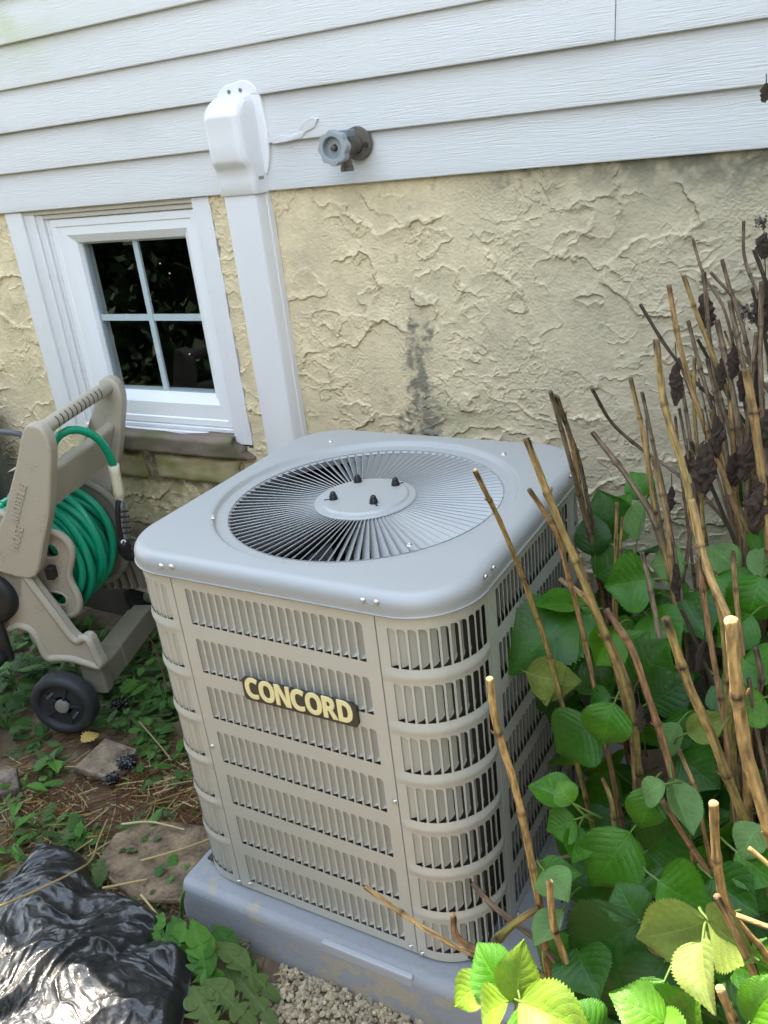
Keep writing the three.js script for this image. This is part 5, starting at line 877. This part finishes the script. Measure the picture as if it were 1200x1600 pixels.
  BS([[1120, 500], [1150, 640], [1165, 760], [1175, 880]], 13, 'grey', 0.3, 0.32);
  BS([[1140, 470], [1165, 590], [1180, 700], [1185, 830]], 12, 'grey', 0.34, 0.34);
  BS([[1060, 560], [1090, 640], [1130, 720], [1170, 800]], 8, 'grey', 0.2, 0.24);
  BS([[1085, 560], [1085, 640], [1095, 760], [1100, 850]], 9, 'green', 0.3, 0.34);
  BS([[925, 608], [960, 665], [1000, 700], [1060, 742], [1130, 810], [1160, 870]], 8, 'grey', 0.14, 0.2);
  BS([[1065, 600], [1080, 700], [1085, 790], [1075, 860]], 9, 'grey', 0.28, 0.32);
  BS([[1055, 650], [1062, 720], [1072, 800]], 7, 'grey', 0.22, 0.24);
  BS([[1190, 440], [1188, 560], [1195, 700]], 12, 'grey', 0.36, 0.36);
  BS([[1110, 640], [1130, 740], [1160, 830]], 10, 'tan', 0.34, 0.34);
  BS([[1080, 690], [1120, 780], [1150, 850]], 9, 'dark', 0.3, 0.3);
  BS([[1150, 540], [1200, 610], [1215, 640]], 8, 'grey', 0.3, 0.3);
  BS([[1120, 690], [1150, 780], [1190, 880]], 13, 'green', 0.26, 0.28);
  BS([[1010, 655], [1015, 720], [1030, 800]], 5, 'grey', 0.16, 0.2);
  BS([[1140, 610], [1146, 700], [1152, 800], [1160, 880]], 13, 'tan', 0.3, 0.3); BS([[1105, 560], [1128, 660], [1142, 760], [1156, 860]], 11, 'grey', 0.26, 0.28); BS([[1183, 520], [1170, 640], [1168, 760], [1165, 870]], 12, 'grey', 0.36, 0.34); BS([[1130, 640], [1155, 720], [1195, 800]], 9, 'grey', 0.22, 0.24);
  for (let i = 0; i < 9; i++) { const u = lerp(1060, 1205, Math.pow(rnd(), 0.7)), v = lerp(400, 660, rnd()) + (1205 - u) * 0.5, k = rnd() * 110; BS([[u, v], [u + k * 0.35, v + 90], [u + k * 0.8, v + 190], [u + k * 1.1, v + 290]], 4 + rnd() * 6, rnd() < 0.3 ? 'tan' : rnd() < 0.6 ? 'grey' : 'dark', 0.12 + rnd() * 0.22, 0.2 + rnd() * 0.14); }
  // shrivelled dark leaves hanging from them
  const dryM = mat([0.085, 0.055, 0.037], 0.85, { bumpMap: fineBump, bumpScale: 0.003 });
  const dry = (u0, v0, u1, v1, w, z, seed) => {
    const A = atZ(u0, v0, z).sub(BO), B = atZ(u1, v1, z + 0.01).sub(BO), L = B.clone().sub(A), len = L.length(), T = L.clone().normalize(), cam = camera.position.clone().sub(BO).sub(A).normalize(), S = T.clone().cross(cam).normalize(), Nn = S.clone().cross(T), ww = w * 0.78 * depthOf(A.clone().add(BO)) / F;
    const g = sheet(26, 30, (u, v) => { const a = (u - 0.5) * 5.2 + 1.2 * N3(v * 2.5, seed), r = ww * 0.5 * (0.12 + Math.pow(Math.sin(Math.PI * clamp(v * 0.94 + 0.03)), 0.8)) * (1 + 0.9 * N3(u * 7, v * 5, seed) + 0.5 * N3(u * 16, v * 11, seed)); return A.clone().addScaledVector(T, len * v + ww * 0.3 * N3(u * 5, v * 3, seed + 2)).addScaledVector(S, Math.sin(a) * r + ww * 0.25 * N3(v * 2, seed, 4)).addScaledVector(Nn, Math.cos(a) * r * 0.6); });
    part('dry_leaf', [g, tube([A.clone().addScaledVector(T, -len * 0.5).addScaledVector(S, ww * 0.25), A.clone().addScaledVector(T, len * 0.1)], () => 0.0009, { n: 5, seg: 4 })], dryM, back);
  };
  dry(1058, 568, 1056, 634, 20, 0.34, 1); dry(1102, 458, 1104, 516, 26, 0.25, 2); dry(1147, 540, 1144, 592, 18, 0.3, 3); dry(1162, 575, 1158, 628, 15, 0.3, 4); dry(1104, 690, 1100, 772, 34, 0.38, 5); dry(1120, 650, 1122, 715, 22, 0.36, 6); dry(1172, 690, 1160, 752, 26, 0.38, 7); dry(1190, 735, 1182, 835, 34, 0.42, 8); dry(1195, 365, 1192, 405, 22, 0.24, 9); dry(1196, 640, 1198, 700, 26, 0.36, 10); dry(1198, 130, 1194, 160, 14, 0.3, 11); dry(1180, 590, 1186, 650, 22, 0.32, 12); dry(1055, 880, 1058, 940, 14, 0.55, 13); dry(1000, 1100, 1002, 1145, 14, 0.85, 14); dry(1100, 1000, 1088, 1050, 12, 0.78, 15); dry(1185, 560, 1176, 610, 16, 0.3, 16); dry(1150, 700, 1146, 760, 22, 0.3, 18); dry(1198, 440, 1192, 520, 30, 0.28, 19); dry(1075, 705, 1072, 745, 14, 0.3, 20); dry(1128, 560, 1126, 610, 16, 0.3, 21); dry(1050, 760, 1046, 800, 12, 0.36, 23);
  // lacy dry flower heads
  const head = (u, v, r, z, seed) => { const c = atZ(u, v, z).sub(BO), R = r * depthOf(c.clone().add(BO)) / F, q = rng(seed), G = []; for (let i = 0; i < 46; i++) { const d = V(q() - 0.5, q() - 0.5, q() - 0.5).normalize().multiplyScalar(R * (0.45 + 0.6 * q())), p = c.clone().add(d); if (i % 2) G.push(tube([c, c.clone().addScaledVector(d, 0.5).add(V(0, 0.004, 0)), p], () => 0.0007, { n: 4, seg: 3 })); const b = smallLeaf.clone().scale(R * 0.34, R * 0.34, R * 0.34).rotateX(q() * 6).rotateY(q() * 6).translate(p.x, p.y, p.z); G.push(b); } part('dry_flower_head', G, new THREE.MeshPhysicalMaterial({ color: C(0.11, 0.085, 0.07), roughness: 0.8, transmission: 0.25, thickness: 0, side: THREE.DoubleSide }), back); };
  head(1172, 490, 26, 0.26, 3); head(1196, 500, 20, 0.24, 5); head(1190, 350, 12, 0.2, 8);
  // leaves
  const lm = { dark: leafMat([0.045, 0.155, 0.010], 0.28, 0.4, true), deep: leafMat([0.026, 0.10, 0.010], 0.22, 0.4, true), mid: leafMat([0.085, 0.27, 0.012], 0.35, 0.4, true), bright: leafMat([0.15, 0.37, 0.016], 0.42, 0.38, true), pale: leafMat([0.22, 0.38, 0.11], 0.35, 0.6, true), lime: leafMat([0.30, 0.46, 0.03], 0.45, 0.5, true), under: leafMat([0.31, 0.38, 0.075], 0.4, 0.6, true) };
  const stalks = [];
  function leaf(u0, v0, u1, v1, w, m, gi, dz = 0, nrm = [0.1, 0.8, 0.7], tz = 0.02) {
    const A = clear(u0, v0, zc(v0) + dz), B = clear(u1, v1, zc((v0 + v1) / 2) + dz + tz), wd = w * 1.22 * depthOf(A) / F;
    { const a = A.clone().sub(FO), d = A.clone().sub(B).normalize(), k = 0.018 + 0.02 * rnd(); stalks.push(tube([a.clone().addScaledVector(d, -0.004), a.clone().addScaledVector(d, k * 0.6).add(V(0, -0.004, -0.004)), a.clone().addScaledVector(d, k).add(V(0, -k * 0.8, -k * 0.8))], (t) => 0.0015 + 0.0007 * t, { n: 5, seg: 5 })); }
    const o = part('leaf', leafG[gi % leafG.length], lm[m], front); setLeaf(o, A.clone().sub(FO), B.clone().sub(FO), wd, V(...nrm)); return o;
  }
  const up = [0, 1, 0.35], cam = [0.15, 0.55, 0.85], rt = [0.7, 0.5, 0.4], lf = [-0.6, 0.6, 0.5], dn = [-0.2, 0.2, 0.95];
  // [stalk end px, tip px, width px, tone, shape, depth shift, facing]
  [[905, 950, 800, 1035, 100, 'dark', 3, 0.14, cam], [900, 975, 835, 1065, 90, 'mid', 1, 0.13, lf], [870, 1030, 870, 1110, 70, 'under', 4, 0.1, lf], [822, 1050, 900, 1080, 60, 'under', 1, 0.12, dn],
   [1022, 905, 942, 915, 78, 'mid', 2, 0.1, cam], [960, 835, 935, 768, 62, 'dark', 0, 0.0, cam], [940, 845, 985, 770, 60, 'mid', 2, -0.02, cam], [995, 845, 1005, 770, 58, 'pale', 2, 0.04, lf], [1010, 780, 985, 735, 40, 'mid', 1, 0, cam], [930, 870, 920, 800, 46, 'deep', 1, 0.02, cam],
   [1070, 880, 1015, 880, 62, 'pale', 0, 0.04, rt], [1105, 855, 1165, 885, 48, 'pale', 1, 0.02, up], [1120, 900, 1185, 960, 70, 'mid', 0, 0.0, cam], [1190, 900, 1165, 980, 70, 'mid', 3, 0.06, cam], [1065, 930, 1105, 1000, 66, 'dark', 2, 0.0, cam],
   [925, 960, 872, 1025, 52, 'mid', 3, 0.12, cam], [905, 945, 838, 940, 40, 'mid', 2, 0.14, up], [885, 935, 930, 955, 34, 'bright', 1, 0.1, cam], [960, 985, 920, 1040, 60, 'bright', 4, 0.1, rt],
   [960, 1098, 930, 1180, 66, 'mid', 3, 0.14, cam], [930, 1130, 862, 1180, 84, 'dark', 0, 0.1, cam], [965, 1040, 1010, 990, 64, 'mid', 0, 0.02, cam], [1000, 1060, 1045, 1000, 70, 'dark', 2, 0.02, cam], [1010, 1100, 1080, 1060, 66, 'deep', 0, 0.0, cam],
   [905, 1010, 950, 1070, 58, 'dark', 1, 0.08, cam], [955, 1090, 900, 1085, 44, 'dark', 5, 0.1, up], [1035, 1130, 1110, 1180, 70, 'dark', 0, 0.02, cam], [1060, 1130, 1020, 1180, 50, 'pale', 1, 0.06, lf], [1075, 1145, 1140, 1120, 40, 'under', 2, 0.1, dn],
   [895, 1255, 822, 1215, 50, 'mid', 6, 0.14, up], [895, 1255, 868, 1225, 36, 'bright', 3, 0.16, cam], [900, 1280, 852, 1300, 50, 'mid', 0, 0.12, cam], [905, 1290, 885, 1350, 46, 'mid', 4, 0.1, rt], [850, 1360, 885, 1400, 50, 'pale', 0, 0.1, up], [840, 1370, 890, 1345, 40, 'mid', 3, 0.08, up],
   [985, 1300, 920, 1395, 86, 'mid', 0, 0.08, cam], [1020, 1230, 995, 1310, 52, 'mid', 3, 0.12, cam], [1040, 1225, 975, 1240, 40, 'pale', 5, 0.14, up], [1050, 1215, 1070, 1315, 54, 'pale', 4, 0.12, rt], [1060, 1180, 1120, 1230, 66, 'dark', 0, 0.02, cam], [1010, 1330, 1080, 1280, 80, 'dark', 2, 0.02, cam],
   [1028, 1375, 1105, 1430, 88, 'mid', 0, 0.1, cam], [1110, 1370, 1180, 1430, 76, 'dark', 2, 0.08, cam], [1190, 1290, 1140, 1330, 60, 'pale', 1, 0.12, lf], [1150, 1330, 1210, 1380, 64, 'mid', 0, 0.1, cam], [1000, 1440, 960, 1380, 60, 'dark', 1, 0.04, cam], [930, 1420, 905, 1330, 60, 'dark', 0, 0.0, cam],
   [1000, 1440, 880, 1520, 120, 'deep', 0, 0.04, cam], [900, 1480, 930, 1560, 80, 'dark', 2, 0.02, cam], [880, 1420, 845, 1490, 56, 'pale', 4, 0.06, lf], [1040, 1500, 980, 1580, 80, 'deep', 0, 0.0, cam], [1150, 1560, 1200, 1480, 90, 'mid', 0, 0.06, cam], [1130, 1500, 1210, 1540, 80, 'dark', 2, 0.1, cam],
   [1105, 1440, 990, 1480, 92, 'under', 0, 0.16, dn], [1105, 1435, 1175, 1505, 86, 'under', 2, 0.17, dn], [1098, 1470, 1090, 1575, 70, 'under', 6, 0.17, dn],
   [805, 1568, 815, 1478, 60, 'lime', 0, 0.09, cam], [812, 1565, 925, 1605, 78, 'lime', 3, 0.10, up], [800, 1560, 722, 1470, 70, 'mid', 1, 0.06, cam], [795, 1565, 705, 1600, 66, 'lime', 3, 0.09, up], [760, 1530, 700, 1570, 52, 'lime', 0, 0.07, up], [815, 1570, 840, 1650, 60, 'bright', 0, 0.1, cam],
   [1040, 1600, 955, 1545, 70, 'bright', 0, 0.1, up], [1045, 1590, 1090, 1560, 80, 'bright', 2, 0.08, cam], [1000, 1610, 1080, 1640, 80, 'bright', 0, 0.1, up], [1170, 1600, 1215, 1520, 60, 'bright', 3, 0.14, up], [940, 1620, 900, 1570, 60, 'mid', 1, 0.06, up], [1040, 1530, 1010, 1600, 60, 'mid', 5, 0.08, cam],
   [1160, 1030, 1205, 1060, 70, 'mid', 0, 0.06, cam], [1175, 960, 1120, 1010, 60, 'mid', 2, 0.04, cam], [1195, 1090, 1140, 1120, 60, 'bright', 0, 0.1, cam], [1120, 1060, 1165, 1110, 64, 'dark', 0, 0.04, cam], [1010, 960, 1060, 1010, 66, 'mid', 2, 0.02, cam], [930, 900, 985, 860, 56, 'dark', 0, -0.02, cam], [1150, 790, 1185, 740, 40, 'dark', 0, 0.0, cam], [1185, 870, 1215, 820, 50, 'mid', 0, 0.03, cam], [1195, 850, 1185, 910, 36, 'pale', 2, 0.05, lf],
  ].forEach((a) => leaf(...a));
  const lb = [[760, 925], [850, 935], [920, 890], [1000, 880], [1060, 860], [1200, 870], [1300, 880], [1400, 880], [1480, 850], [1540, 760], [1640, 760]], lbU = (v) => { for (let i = 1; i < lb.length; i++) if (v <= lb[i][0]) return lerp(lb[i - 1][1], lb[i][1], (v - lb[i - 1][0]) / (lb[i][0] - lb[i - 1][0])); return 760; };
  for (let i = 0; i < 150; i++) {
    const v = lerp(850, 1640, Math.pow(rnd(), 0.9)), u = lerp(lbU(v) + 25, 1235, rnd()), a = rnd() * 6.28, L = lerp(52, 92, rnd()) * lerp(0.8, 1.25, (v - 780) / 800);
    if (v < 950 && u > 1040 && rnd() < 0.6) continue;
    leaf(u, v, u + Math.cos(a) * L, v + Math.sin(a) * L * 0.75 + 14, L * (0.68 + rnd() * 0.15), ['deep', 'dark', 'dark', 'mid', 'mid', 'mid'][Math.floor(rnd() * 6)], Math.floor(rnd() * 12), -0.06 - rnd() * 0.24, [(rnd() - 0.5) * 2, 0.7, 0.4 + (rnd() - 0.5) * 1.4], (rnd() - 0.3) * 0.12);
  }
  part('leaf_stalks', stalks, mat([0.13, 0.20, 0.045], 0.5), front, { kind: 'stuff' });
}
scene.traverse((o) => { if (o.isMesh) o.castShadow = o.receiveShadow = true; });
renderer.render(scene, camera);
